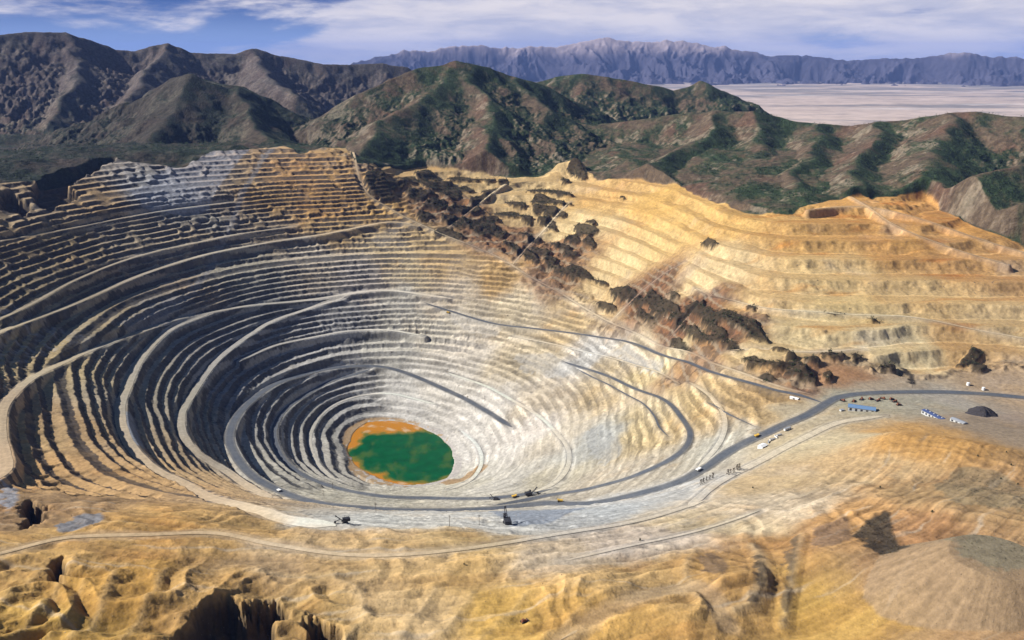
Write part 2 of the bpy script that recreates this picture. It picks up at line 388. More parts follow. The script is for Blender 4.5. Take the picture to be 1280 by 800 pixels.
# ------------------------------------------------------------------ hills: crest lines with heights
def crest(rng_m, l):
    out = []
    for i, p in enumerate(l):
        r = rng_m if not isinstance(rng_m, (list, tuple)) else rng_m[0] + (rng_m[1] - rng_m[0]) * i / (len(l) - 1)
        a, b, t = ray_h(p[0], p[1])
        out.append((a * r, b * r, HC - r * t))
    return out
RIDGES = [  # crest, slope near the crest, slope far down, gully strength
    (crest([9000, 9800], [(-260, 70), (-140, 58), (-60, 50), (0, 44), (35, 40), (75, 40), (105, 50), (140, 62), (168, 64), (188, 58), (212, 55), (245, 66), (285, 67), (312, 61), (345, 70), (400, 80), (440, 81), (475, 79), (506, 84), (540, 110)]), .62, .35, 1.3),
    (crest([9300, 7600], [(75, 40), (100, 75), (90, 110), (60, 150)]), .6, .35, 1.2),
    (crest([9400, 7800], [(212, 55), (190, 90), (160, 130)]), .6, .35, 1.2),
    (crest([9600, 7900], [(312, 61), (330, 90), (370, 120)]), .6, .35, 1.1),
    (crest([7200, 5700], [(-200, 150), (-60, 168), (60, 168), (110, 160), (150, 138), (185, 116), (212, 97), (236, 92), (262, 102), (290, 108), (325, 122), (360, 140), (390, 175)]), .56, .3, .8),
    (crest([5900, 5000], [(236, 92), (222, 125), (200, 155), (170, 185)]), .5, .3, .7),
    (crest([5900, 5000], [(290, 108), (310, 140), (330, 170)]), .5, .3, .7),
    (crest([5500, 6200], [(395, 172), (415, 145), (445, 118), (490, 98), (530, 86), (573, 79), (610, 84), (645, 97), (690, 108), (720, 125)]), .56, .3, .7),
    (crest([5900, 4700], [(573, 79), (540, 115), (480, 150), (452, 185)]), .5, .3, .7),
    (crest([5900, 4600], [(573, 79), (600, 120), (610, 160), (598, 200)]), .5, .3, .7),
    (crest([6000, 4700], [(645, 97), (690, 135), (668, 180), (640, 205)]), .5, .3, .7),
    (crest([7000, 7400], [(640, 110), (690, 96), (722, 92), (760, 96), (800, 104), (840, 113), (862, 108), (882, 101), (905, 113), (930, 130), (960, 146)]), .5, .3, .8),
    (crest([5600, 5000], [(720, 160), (780, 152), (850, 142), (905, 139), (950, 140), (985, 148), (1020, 156), (1060, 158), (1095, 153), (1140, 147), (1185, 142), (1225, 140), (1260, 146), (1300, 148), (1400, 150)]), .56, .3, .7),
    (crest([5500, 4000], [(905, 139), (880, 170), (830, 200), (790, 215)]), .42, .27, .8),
    (crest([5400, 3900], [(950, 140), (950, 180), (930, 215), (900, 242)]), .42, .27, .8),
    (crest([5300, 3900], [(1020, 156), (1010, 190), (1000, 230)]), .42, .27, .8),
    (crest([5200, 3800], [(1095, 153), (1080, 190), (1075, 232)]), .42, .27, .8),
    (crest([5100, 3900], [(1185, 142), (1170, 185), (1150, 225)]), .42, .27, .8),
    (crest([4300, 3600], [(1420, 188), (1330, 198), (1270, 206), (1215, 220), (1180, 240)]), .5, .3, .5),
    (crest([3900, 3300], [(1350, 240), (1290, 255), (1250, 275)]), .5, .3, .5),
]
def hills_z(x, y):
    w1 = fbm(x, y, 700, 3, 201) ; w2 = fbm(x, y, 700, 3, 207)
    wx = x + 110 * w1 + 35 * fbm(x, y, 180, 2, 210); wy = y + 110 * w2 + 35 * fbm(x, y, 180, 2, 213)
    g = ridged(wx, wy, 480, 6, 221, .58)
    g2 = ridged(x + 20 * w1, y + 20 * w2, 190, 5, 231, .6)
    g3 = ridged(x, y, 75, 3, 238, .5)
    out = np.full(x.shape, -400, f4)
    for pl, s1, s2, gs in RIDGES:
        best = np.full(x.shape, -1e9, f4)
        for (xa, ya, za), (xb, yb, zb) in zip(pl[:-1], pl[1:]):
            ex, ey = xb - xa, yb - ya
            t = np.clip(((wx - xa) * ex + (wy - ya) * ey) / (ex * ex + ey * ey), 0, 1)
            d = np.sqrt((wx - xa - t * ex) ** 2 + (wy - ya - t * ey) ** 2)
            d = np.sqrt(d * d + 484) - 22
            drop = s2 * d + (s1 - s2) * 450 * (1 - np.exp(-d / 450))
            near = np.clip(d / 420, 0, 1)
            zz = za + t * (zb - za) - drop - gs * near * (95 * (1 - g) + 52 * (1 - g2) + 15 * (1 - g3)) + gs * 6 * (g2 - .7)
            best = np.maximum(best, zz)
        k = 18.0
        hi = np.maximum(out, best); lo = np.minimum(out, best)
        out = hi + k * np.log1p(np.exp((lo - hi) / k)) * .8
    return out

# ------------------------------------------------------------------ ground features
PITC = (-330.0, 2430.0)
def bump(u, v):                      # a plan position on the base surface
    return hit(u, v)
FEATURES = []
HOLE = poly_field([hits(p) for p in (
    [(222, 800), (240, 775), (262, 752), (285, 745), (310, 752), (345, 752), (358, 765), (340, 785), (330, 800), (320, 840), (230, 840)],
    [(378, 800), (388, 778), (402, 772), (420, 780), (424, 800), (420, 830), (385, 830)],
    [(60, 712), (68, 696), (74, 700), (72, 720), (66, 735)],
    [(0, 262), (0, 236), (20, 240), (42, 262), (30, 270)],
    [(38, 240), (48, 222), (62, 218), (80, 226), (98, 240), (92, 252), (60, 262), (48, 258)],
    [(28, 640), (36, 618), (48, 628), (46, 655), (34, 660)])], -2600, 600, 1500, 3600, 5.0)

def mesh_from_grid(name, X, Y, Z, keep, mats_attr):
    """faces of a (rows x cols) sheet where keep is set -> one mesh object"""
    n, m = X.shape
    idx = np.arange(n * m).reshape(n, m)
    q = np.stack([idx[:-1, :-1], idx[:-1, 1:], idx[1:, 1:], idx[1:, :-1]], -1)[keep]
    used = np.zeros(n * m, bool); used[q.ravel()] = True
    remap = np.cumsum(used) - 1
    q = remap[q].astype(np.int32)
    co = np.stack([X.ravel()[used], Y.ravel()[used], Z.ravel()[used]], -1).astype(f4)
    me = bpy.data.meshes.new(name)
    me.vertices.add(len(co)); me.vertices.foreach_set('co', co.ravel())
    me.loops.add(q.size); me.loops.foreach_set('vertex_index', q.ravel())
    me.polygons.add(len(q))
    me.polygons.foreach_set('loop_start', np.arange(0, q.size, 4, dtype=np.int32))
    me.polygons.foreach_set('use_smooth', np.ones(len(q), bool))
    me.update(calc_edges=True)
    for an, arr in mats_attr.items():
        if arr.ndim == 3:
            a = me.attributes.new(an, 'FLOAT_COLOR', 'POINT')
            c = np.ones((len(co), 4), f4); c[:, :3] = arr.reshape(-1, 3)[used]
            a.data.foreach_set('color', c.ravel())
        else:
            a = me.attributes.new(an, 'FLOAT', 'POINT')
            a.data.foreach_set('value', arr.ravel()[used].astype(f4))
    o = bpy.data.objects.new(name, me)
    COL.objects.link(o)
    return o

def rows():
    r = [430.0]
    while r[-1] < 12600:
        x = r[-1]
        if x < 1600: d = 2.4 + .5 * (x - 430) / 1170
        elif x < 4800: d = 2.9 + 1.0 * (x - 1600) / 3200
        elif x < 7600: d = 3.9 + 8 * (x - 4800) / 2800
        else: d = 12 + 18 * (x - 7600) / 5000
        r.append(x + d / QUAL)
    return np.array(r)
R_ = rows()
A_ = np.radians(np.linspace(-47, 47, int(1560 * QUAL)))
Rg, Ag = np.meshgrid(R_, A_, indexing='ij')
X = (Rg * np.sin(Ag)).astype(f4); Y = (Rg * np.cos(Ag)).astype(f4)
print('grid', X.shape, round(time.time() - T0, 1))

def terrace(z, H, frac, seed_off=0.0):
    """benches: flat ledges and steep faces; frac = share of the plan width taken by the face"""
    q = z / H + seed_off
    n = np.floor(q); t = q - n
    fl = 1 - frac
    # ledge 0..fl rises slightly, then the face
    q = (t - fl) / frac            # loose talus at the toe, steeper rock above
    return H * (n - seed_off + np.where(t < fl, t / fl * .08, .08 + .92 * np.where(q < .45, q * .62, .279 + (q - .45) * 1.311))), n, t

def ground(x, y, want_colour=True):
    base = BASE.cub(x, y).astype(f4)
    n_mid = fbm(x, y, 70, 4, 11); n_fin = fbm(x, y, 18, 3, 21)
    at = ATTR.lin(x + 22 * n_mid + 9 * n_fin, y + 22 * fbm(x, y, 70, 4, 16) + 9 * n_fin).astype(f4)
    col = at[..., :3].copy(); bench = at[..., 3]; dump = at[..., 4]; rough = at[..., 5]
    n_big = fbm(x, y, 320, 4, 1); n_grit = fbm(x, y, 7, 2, 27)
    pr = np.hypot(x - PITC[0], y - PITC[1]); pt = np.arctan2(y - PITC[1], x - PITC[0]) * 1100
    tang = fbm(pr + 22 * n_big, pt, 15, 4, 151, .6, 230); tang2 = fbm(pr + 30 * n_big, pt, 48, 3, 157, .5, 420)
    # ---- benches
    zb = base + (4 + 12 * rough) * n_big + 5.0 * n_mid * (.15 + rough) + 1.5 * n_fin
    zb = zb + 9 * np.sin(zb / 47.0) + 5 * np.sin(zb / 21.0 + 1.3)
    HB = 15.5
    bno = np.floor(zb / HB)
    frac = np.clip(.47 + .15 * fbm(pt, bno * 61, 75, 3, 33, .55) + .10 * fbm(pt, bno * 37, 16, 2, 37) + .12 * np.sin(bno * 2.4), .2, .68)
    zt, bn, bt = terrace(zb, HB, frac)
    spill = sstep(.05, .55, fbm(x, y, 120, 3, 31) + .25 * n_fin) * (.2 + .65 * rough)     # rubble filling a bench
    up_ = sstep(430, 620, base)
    gap = sstep(.02, .34, fbm(pt + 6 * n_fin, bno * 71, 42, 3, 39, .6)) * (.25 + .60 * up_)
    bw = np.clip(bench * 1.05, 0, 1) * (1 - .8 * spill) * (1 - gap)
    bw = np.where(bench < .25, bw * sstep(.05, .25, bench), bw)
    z = base + rough * (10 * n_big + 6.5 * n_mid) + 1.2 * n_fin * (.3 + rough)
    z = z + (zt - z) * bw
    # ---- dump lifts
    zd = base + 16 * n_big + 5 * n_mid
    zl, ln, lt = terrace(zd + 9 * np.sin(zd / 61.0), 36.0, .38, .3)
    dw = sstep(.45, .9, dump) * (1 - .75 * sstep(.05, .5, fbm(x, y, 420, 3, 68)))
    z = z + (zl + .8 * n_fin - z) * dw
    # ---- foreground: rills and spoil ridges
    fg = (1 - sstep(.1, .35, bench)) * (1 - sstep(.2, .5, dump)) * sstep(430, 520, base)
    near = 1 - sstep(1500, 2100, np.hypot(x, y))
    wq = 45 * fbm(x, y, 260, 2, 41); wr = 45 * fbm(x, y, 260, 2, 43)
    c1_, s1_ = math.cos(.95), math.sin(.95)
    rl = ridged((x + wq) * c1_ + (y + wr) * s1_ * 0 - (y + wr) * s1_, (x + wq) * s1_ + (y + wr) * c1_, 46, 4, 45, .55, 210)
    rl2 = ridged(x + wq, y + wr, 120, 5, 47, .5)
    lv = fbm(x + .4 * wq, y, 330, 3, 49, .45) * 6.5
    sw = np.abs((lv % 1.0) - .5) * 2
    left = sstep(-120, -330, x) * sstep(1120, 980, y)
    z = z + fg * near * ((rl - .55) * (2 + 9 * left) * (.2 + rough) + (rl2 - .6) * (9 + 14 * left) * rough + 3 * rough * n_mid + (sw - .5) * (2.5 + 7 * left) * sstep(.15, .45, rough) + 3.4 * tang * (1 - .6 * left) * (.4 + rough) + 6 * tang2 * (1 - left) * rough)
    # ---- right wall: slumped gullies
    zr_, rn_, rt_ = terrace(base + 7 * n_big + 2.5 * n_mid + 1.2 * n_fin, 14.0, .45, .5)
    rw = sstep(.25, .45, bench) * (1 - sstep(.6, .9, bench))
    gl = ridged(x + 30 * n_mid, y * .6, 95, 4, 51)
    rq = rw * (1 - .75 * sstep(.0, .45, fbm(x, y, 130, 4, 53) - .05))
    z = z + (zr_ - z) * rq * .8
    z = z + rw * (.55 * rough * ((gl - .6) * 16 + 4 * tang) + 2.5 * tang2)
    # ---- remnant hillside: ribs
    rem = sstep(.1, .28, dump) * (1 - sstep(.35, .7, dump))
    z = z + rem * ((ridged(x - .5 * y, y + .4 * x, 130, 4, 61) - .5) * 26 + 3 * n_fin)
    hump = SCRUB.lin(x + 6 * n_fin, y + 6 * n_mid)
    z = z + 14 * sstep(.25, .75, hump) * sstep(1700, 2000, y)
    # ---- roads cut in
    dr = RD.lin(x, y); zr = RZ.lin(x, y)
    jit = 2.2 * n_fin
    k = 1 - sstep(3.0, 17.0, dr + jit)
    onroad = 1 - sstep(0.5, 4.5, dr)
    z = z + (zr - .5 + .4 * n_fin * (1 - onroad) - z) * k
    z = np.where(dr < 2.5, np.minimum(z, zr - .35), z)
    # ---- pits and hollows
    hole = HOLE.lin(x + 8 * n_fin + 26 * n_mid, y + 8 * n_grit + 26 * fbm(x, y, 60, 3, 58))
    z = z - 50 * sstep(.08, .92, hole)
    # ---- spoil ridges pushed up by dozers
    nearm = np.hypot(x, y) < 1750
    xn = x[nearm] + 5 * n_mid[nearm] + 2 * n_fin[nearm]; yn = y[nearm] + 5 * n_mid[nearm]
    add = np.zeros(xn.shape, f4)
    for pl, hh, hw in SPOIL:
        dd = np.full(xn.shape, 1e9, f4)
        for i, ((xa, ya), (xb, yb)) in enumerate(zip(pl[:-1], pl[1:])):
            ex, ey = xb - xa, yb - ya
            t = np.clip(((xn - xa) * ex + (yn - ya) * ey) / (ex * ex + ey * ey + 1e-6), 0, 1)
            dd = np.minimum(dd, np.hypot(xn - xa - t * ex, yn - ya - t * ey))
        add = np.maximum(add, hh * np.clip(1.06 - np.sqrt(dd * dd + 2.0) / hw, 0, 1))
    zs = np.zeros(x.shape, f4); zs[nearm] = add
    zs = zs * sstep(2, 14, dr)
    z = z + zs
    # ---- spoil mounds
    for (mu, mv, r0, r1, hh) in MOUNDS:
        d = np.hypot(x - mu, y - mv) * (1 + .05 * n_big) + 2.0 * n_mid
        mz = hh * (1 - sstep(r0, r1, d)) if r0 > 0 else hh * np.exp(-(d / r1) ** 2)
        z = z + mz
    dc = np.hypot(x - CONE[0], y - CONE[1]) * (1 + .04 * n_big) + 1.2 * n_mid
    cz = CONE[2] - .68 * np.clip(dc - 54, 0, 9000) - .04 * dc + .35 * n_fin
    cz = cz + 1.4 * fbm(np.arctan2(y - CONE[1], x - CONE[0]) * 90, dc, 8, 3, 171, .5, 120) * sstep(50, 90, dc)
    oncone = sstep(-1.5, 1.5, cz - z)
    z = np.maximum(z, cz)
    # ---- lake basin
    dl = np.hypot((x - LKC[0]) / 1.0, (y - LKC[1]))
    # ---- colour
    if not want_colour: return z
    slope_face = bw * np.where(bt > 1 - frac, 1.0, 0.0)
    streak = fbm(x, zb, 16, 3, 81, .6, 90)
    fine = 1 - .55 * fg
    v = 1 + .16 * n_big + .22 * n_mid * fine + .20 * n_fin * fine + .18 * n_grit * fine + .30 * fg * near * (sw - .5) * sstep(.15, .45, rough) + .35 * fg * near * (rl2 - .6) * sstep(.1, .4, rough)
    rock = fbm(x, y, 45, 4, 91, .6)
    col = col * v[..., None]
    tk = (1 + (.42 * tang + .30 * tang2) * np.clip(fg * near * (1 - .6 * left) + .8 * rw + .25 * bench, 0, 1))[..., None]
    col = col * tk
    tl = ridged(pr + 40 * n_big + 10 * n_mid, pt + 60 * n_big, 60, 3, 165, .5, 520)
    ln_ = (sstep(.80, .95, tl) * fg * near * .45)[..., None]
    col = col * (1 - ln_) + np.array([.66, .55, .40], f4) * ln_
    dkl = (sstep(.62, .40, tl) * fg * near * .30)[..., None]
    col = col * (1 - dkl) + col * np.array([.62, .52, .42], f4) * dkl
    # bench faces: dark rock with shade painted in; ledges carry pale dust
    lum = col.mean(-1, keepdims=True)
    shaded_stone = lum * np.array([.21, .21, .225], f4) * (1 + .45 * rock[..., None])
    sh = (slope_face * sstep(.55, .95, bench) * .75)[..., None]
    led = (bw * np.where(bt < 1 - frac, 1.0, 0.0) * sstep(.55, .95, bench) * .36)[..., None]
    col = col * (1 - sh) * (1 + led) + shaded_stone * sh
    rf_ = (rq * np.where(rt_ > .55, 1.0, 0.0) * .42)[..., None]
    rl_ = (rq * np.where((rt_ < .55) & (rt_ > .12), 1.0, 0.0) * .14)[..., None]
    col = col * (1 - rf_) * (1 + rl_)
    strat = fbm(zb + 2 * n_fin, pt, 6.5, 3, 161, .6, 260)
    col = col * (1 + strat * np.clip(.30 * bench + .55 * rw + .3 * dump * (1 - fg), 0, .6))[..., None]
    # iron staining and pale clay
    st = sstep(.12, .5, fbm(x, y, 150, 5, 101, .6))
    iron = np.array([1.08, .86, .60], f4)
    clay = np.array([1.12, 1.07, .99], f4)
    wi = (st * .55 * (1 - sstep(-100, 260, 300 - base)) * (.4 + .6 * rough))[..., None]
    col = col * (1 - wi) + col * iron * wi
    wc = (sstep(.15, .55, fbm(x, y, 210, 4, 111, .5)) * .45 * (1 - .6 * fg))[..., None]
    col = col * (1 - wc) + (.5 * col + .5 * lum) * clay * wc
    # streaks of poured spoil down the dump faces
    col = col * (1 + .28 * streak * np.clip(dw * np.where(lt > .5, 1.2, .35) + .3 * rw, 0, 1))[..., None]
    ox = (dw * np.where(lt < .58, 1.0, 0.0) * .55)[..., None]
    col = col * (1 - ox) + col * np.array([.96, .87, .70], f4) * ox
    dl_ = (dw * .10)[..., None]; lum = col.mean(-1, keepdims=True)
    col = col * (1 - dl_) + lum * np.array([1.12, 1.04, .88], f4) * dl_
    lip = (dw * np.where((lt > .54) & (lt < .62), 1.0, 0.0) * .30)[..., None]
    col = col * (1 + lip)
    red = (dw * sstep(.1, .45, fbm(x, y, 260, 4, 121, .5, 70)) * sstep(250, 900, x - .25 * (y - 2500)))[..., None] * .75
    col = col * (1 - red) + col * np.array([.86, .62, .38], f4) * red
    # remnant hillside: brown soil with dark brush
    br = sstep(.0, .35, fbm(x, y, 40, 4, 131, .6) + .15)
    rb = (rem * .62 * sstep(.25, .6, br))[..., None]
    col = col * (1 - rb) + np.array([.115, .075, .045], f4) * (1 + .3 * n_fin[..., None]) * rb
    ladder = rem * np.where(((base + 10 * n_big + 3 * n_mid) / 21.0) % 1.0 < .24, 1.0, 0.0) * .75
    col = col * (1 - ladder[..., None]) + np.array([.42, .31, .19], f4) * ladder[..., None]
    sc = SCRUB.lin(x + 9 * n_fin, y + 9 * n_mid + 6 * n_fin)
    sc = sstep(.35, .65, sc + .2 * n_fin)[..., None] * .93
    col = col * (1 - sc) + np.array([.062, .046, .026], f4) * (1 + .5 * n_grit[..., None]) * sc
    # dusty shoulders beside roads
    ds = ((1 - sstep(2, 22, dr + 6 * n_fin)) * .5)[..., None]
    lum = col.mean(-1, keepdims=True)
    col = col * (1 - ds) + (.5 * col + .5 * lum * np.array([1.04, 1.0, .92], f4)) * 1.08 * ds
    cr = (sstep(1.0, 6.0, zs) * .5)[..., None]
    col = col * (1 - cr) + np.array([.60, .46, .27], f4) * (1 + .3 * n_fin)[..., None] * cr
    ck = (oncone * .85)[..., None]
    cs = fbm(np.arctan2(y - CONE[1], x - CONE[0]) * 90, dc, 9, 3, 171, .5, 120)
    col = col * (1 - ck) + np.array([.36, .245, .135], f4) * (1 + .30 * cs + .1 * n_fin)[..., None] * ck
    for fld, rgb, amt in STAINS_AND_SHADE:
        q = fld.lin(x + 10 * n_fin + 8 * n_mid, y + 10 * n_mid + 8 * n_fin)
        q = (sstep(.2, .8, q + (.55 * n_fin + .4 * n_mid) * np.clip(5 * q, 0, 1)) * amt)[..., None]
        col = col * (1 - q) + np.array(rgb, f4) * (1 + .3 * n_fin + .25 * n_grit)[..., None] * q
    hk = (sstep(.05, .5, hole) * .85)[..., None]  # shade of the hollows painted dark into their rock
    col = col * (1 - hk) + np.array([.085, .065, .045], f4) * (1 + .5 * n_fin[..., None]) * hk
    # orange mud line round the lake
    # (kept in the ground itself: it is dried mud)
    mud = ((1 - sstep(1.2, 1.32, lake_r(x, y) + .05 * n_fin)) * .8)[..., None]
    mc = np.where((fbm(x, y, 30, 3, 141) - .5 * (x - LKC[0]) / 200 > .05)[..., None], np.array([.52, .32, .13], f4), np.array([.62, .56, .50], f4))
    mud = mud * sstep(8, 3, z)[..., None]
    col = col * (1 - mud) + mc * mud
    lum = col.mean(-1, keepdims=True)
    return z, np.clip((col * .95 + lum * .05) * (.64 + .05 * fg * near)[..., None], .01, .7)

# lake outline in plan
LAKE = hits([(440, 572), (439, 552), (446, 538), (460, 528), (485, 526), (510, 530), (535, 540), (555, 553), (565, 570), (566, 584), (558, 597), (535, 604), (505, 606), (485, 603), (470, 598), (455, 590)])
LK = np.array(LAKE); LKC = LK.mean(0)
_la = np.arctan2(LK[:, 1] - LKC[1], LK[:, 0] - LKC[0]); _lr = np.hypot(LK[:, 0] - LKC[0], LK[:, 1] - LKC[1])
_o = np.argsort(_la)
_la, _lr = _la[_o], _lr[_o]
def lake_r(x, y):
    a = np.arctan2(y - LKC[1], x - LKC[0])
    rr = np.interp(a, np.r_[_la[-1] - 2 * math.pi, _la, _la[0] + 2 * math.pi], np.r_[_lr[-1], _lr, _lr[0]])
    return np.hypot(x - LKC[0], y - LKC[1]) / rr

def ell(cx, cy, rx, ry, tilt=0, n=14):
    t = math.radians(tilt)
    out = []
    for i in range(n):
        a = 2 * math.pi * i / n
        k = 1 + .18 * math.sin(3 * a + cx) + .12 * math.sin(5 * a + cy)
        px, py = rx * k * math.cos(a), ry * k * math.sin(a)
        out.append((cx + px * math.cos(t) - py * math.sin(t), cy + px * math.sin(t) + py * math.cos(t)))
    return hits(out)
SCRUB_PX = [(470, 222, 14, 7, 0), (474, 236, 20, 10, 10), (484, 248, 10, 5, 0), (534, 218, 16, 5, 10), (538, 232, 14, 7, 20), (515, 226, 12, 5, -10), (524, 246, 18, 6, 0), (564, 243, 13, 9, -10), (580, 223, 24, 4, 5), (577, 234, 18, 4, 5), (598, 250, 14, 6, -20),
            (612, 239, 11, 5, -20), (628, 226, 7, 3, -20), (545, 258, 16, 6, 0), (583, 264, 22, 5, 0), (530, 272, 10, 5, 0), (595, 284, 30, 9, 12), (570, 278, 18, 7, 10), (632, 268, 15, 5, 0), (690, 240, 30, 5, 6), (686, 252, 26, 5, 8), (646, 256, 14, 5, 8), (674, 262, 10, 5, 0),
            (692, 267, 15, 6, 8), (640, 270, 13, 5, 5), (685, 280, 14, 6, 30), (658, 275, 10, 5, 20), (739, 278, 7, 4, 0), (731, 291, 15, 7, 0), (716, 302, 10, 5, 0), (736, 306, 9, 6, 30), (702, 312, 14, 5, 20), (688, 331, 9, 6, 0), (724, 344, 18, 8, 10), (660, 322, 16, 6, 30),
            (786, 372, 26, 9, 25), (826, 384, 24, 12, 30), (872, 384, 10, 5, 0), (878, 398, 26, 9, 25), (930, 410, 34, 11, 30), (912, 398, 18, 7, 20), (870, 420, 22, 6, 25), (848, 404, 12, 8, 40), (900, 430, 22, 5, 15), (940, 384, 8, 4, 0), (945, 456, 20, 7, 12), (968, 462, 10, 6, 0),
            (1000, 470, 22, 10, 25), (988, 452, 9, 4, 0), (1040, 449, 18, 4, 3), (1070, 450, 8, 4, 0), (1034, 474, 7, 6, 0), (1110, 462, 14, 4, 0), (886, 305, 11, 4, 0), (1212, 448, 20, 6, -25), (1222, 462, 12, 5, 10), (1090, 402, 12, 2, 0), (1046, 392, 16, 2, 0), (778, 243, 4, 2, 0), (722, 214, 12, 5, 10),
            (706, 224, 6, 4, 0), (556, 230, 10, 4, 0), (500, 234, 8, 4, 10), (612, 226, 8, 3, -10), (560, 292, 20, 5, 12), (620, 292, 16, 5, 15), (612, 276, 12, 4, 0), (664, 300, 16, 4, 15), (676, 318, 14, 5, 20), (640, 310, 12, 4, 20), (712, 322, 10, 4, 0), (700, 342, 14, 5, 20), (752, 352, 10, 4, 10), (760, 384, 14, 5, 20), (806, 398, 16, 5, 25), (850, 432, 16, 5, 20), (896, 416, 16, 5, 20), (920, 436, 14, 4, 15), (976, 440, 14, 3, 5), (1016, 456, 12, 4, 10), (958, 474, 12, 4, 15), (842, 372, 10, 4, 30)]
SCRUB_PL = [ell(*s) for s in SCRUB_PX]
SCRUB = poly_field(SCRUB_PL, -1200, 1900, 1600, 5200, 6.0)
STAINS_AND_SHADE = [
    (poly_field([hits([(762, 440), (785, 430), (830, 452), (822, 468), (790, 458)])], -200, 2200, 1200, 3600, 6.0), (.58, .58, .56), .5),
    (poly_field([hits([(560, 392), (600, 396), (628, 410), (618, 422), (590, 415), (566, 402)])], -400, 2200, 1200, 3900, 6.0), (.54, .51, .46), .4),
    (poly_field([hits([(640, 440), (690, 440), (720, 462), (700, 470), (655, 462)])], -200, 2200, 1200, 3600, 6.0), (.54, .52, .48), .4),
    (poly_field([hits([(728, 540), (752, 530), (775, 548), (778, 566), (755, 580), (738, 565)])], -200, 1900, 1200, 3000, 6.0), (.40, .40, .38), .5),
    (poly_field([hits([(545, 600), (575, 596), (605, 578), (610, 582), (585, 600), (560, 606)])], -500, 2100, 400, 2800, 5.0), (.42, .24, .08), .8),
    (poly_field([hits([(68, 656), (90, 645), (128, 640), (130, 650), (105, 662), (72, 665)])], -1200, 900, 0, 1500, 4.0), (.22, .23, .25), .9),  # grey gravel cut, with its shade painted into the colour
    (poly_field([hits([(0, 625), (0, 600), (18, 605), (22, 620), (10, 642)])], -1200, 900, 0, 1800, 4.0), (.40, .42, .46), .8),
    (poly_field([hits([(150, 516), (166, 518), (172, 540), (182, 562), (168, 560), (152, 540)])], -1500, 1700, -300, 2600, 5.0), (.36, .38, .41), .8),
    (poly_field([hits([(1062, 672), (1085, 650), (1112, 640), (1116, 668), (1136, 698), (1108, 706), (1085, 690)])], 300, 900, 900, 1500, 4.0), (.060, .050, .034), .92),
    (poly_field([hits([(940, 682), (952, 700), (958, 730), (948, 762), (930, 768), (944, 748), (948, 720)])], 200, 800, 700, 1400, 4.0), (.055, .045, .034), .8),  # shadow beside the mound, painted as a dark crescent
    (poly_field([hits([(985, 675), (1000, 672), (992, 720), (982, 788), (975, 790), (982, 730)])], 200, 800, 700, 1400, 4.0), (.10, .08, .055), .8),  # narrow dark line along the spoil ridge
    (poly_field([hits([(872, 700), (884, 688), (905, 700), (912, 720), (900, 738), (884, 724)])], 150, 800, 700, 1400, 4.0), (.16, .11, .075), .7),
    (poly_field([hits([(1010, 690), (1022, 662), (1060, 645), (1066, 680), (1040, 690)])], 200, 800, 900, 1500, 4.0), (.25, .16, .10), .7),
    (poly_field([hits([(1170, 715), (1200, 694), (1280, 690), (1330, 700), (1330, 740), (1250, 752), (1195, 740)])], 300, 700, 1100, 1500, 4.0), (.235, .21, .135), .7),
    (poly_field([hits([(1165, 612), (1200, 590), (1250, 598), (1290, 620), (1290, 652), (1240, 650), (1190, 640)])], 400, 900, 1100, 1700, 4.0), (.26, .215, .125), .55),
    (poly_field([hits([(165, 240), (195, 226), (235, 224), (262, 236), (262, 262), (225, 268), (180, 262)])], -1800, 2600, -700, 3800, 6.0), (.44, .45, .50), .5),
    (poly_field([hits([(610, 640), (690, 636), (735, 634), (690, 650), (640, 656)])], -300, 1100, 400, 2100, 4.0), (.30, .34, .40), .8),
    (poly_field([hits([(1122, 452), (1132, 454), (1143, 470), (1145, 482), (1138, 480), (1133, 468)])], 800, 1900, 1400, 2700, 4.0), (.03, .026, .02), .95),  # ridge's shadow painted as a thin black strip
    (poly_field([hits([(140, 408), (215, 372), (255, 366), (230, 382), (170, 415)])], -1500, 1900, -500, 3200, 6.0), (.30, .29, .29), .6),
]
SPOIL_PX = [([(495, 808), (522, 768), (545, 738)], 8, 13), ([(545, 808), (572, 770), (592, 742)], 9, 14), ([(592, 808), (632, 772), (662, 744)], 8, 15), ([(150, 806), (186, 756), (206, 712)], 9, 14), ([(92, 800), (128, 758), (146, 716)], 10, 13),
            ([(250, 800), (262, 770), (300, 730), (330, 712)], 8, 12), ([(432, 806), (458, 774), (448, 742), (420, 722)], 9, 14), ([(866, 690), (856, 718), (874, 756), (900, 772)], 10, 15), ([(940, 682), (953, 706), (955, 735), (940, 764), (918, 772)], 15, 17), ([(1000, 672), (992, 716), (978, 786)], 12, 13),
            ([(-20, 772), (24, 736), (58, 712)], 8, 12), ([(6, 808), (44, 772), (72, 738), (84, 712)], 9, 13), ([(56, 806), (88, 768), (104, 730)], 8, 11), ([(600, 742), (676, 724), (752, 716)], 6, 11), ([(706, 784), (738, 756), (790, 738)], 8, 14), ([(884, 700), (898, 724), (904, 748)], 7, 10),
            ([(330, 790), (350, 745), (385, 725)], 8, 12), ([(820, 772), (840, 742), (872, 730)], 6, 12), ([(1050, 590), (1000, 622), (930, 650), (860, 664)], 4, 11), ([(1010, 582), (950, 606), (880, 634)], 4, 9), ([(640, 700), (560, 706), (470, 704)], 4, 9), ([(1110, 560), (1060, 600), (1010, 640)], 5, 12)]
SPOIL = [(hits(p), h_ * .36, w_ * 1.05) for p, h_, w_ in SPOIL_PX]
def mnd(u, v, r0, r1, h):
    x, y = hit(u, v); return (x, y, r0, r1, h)
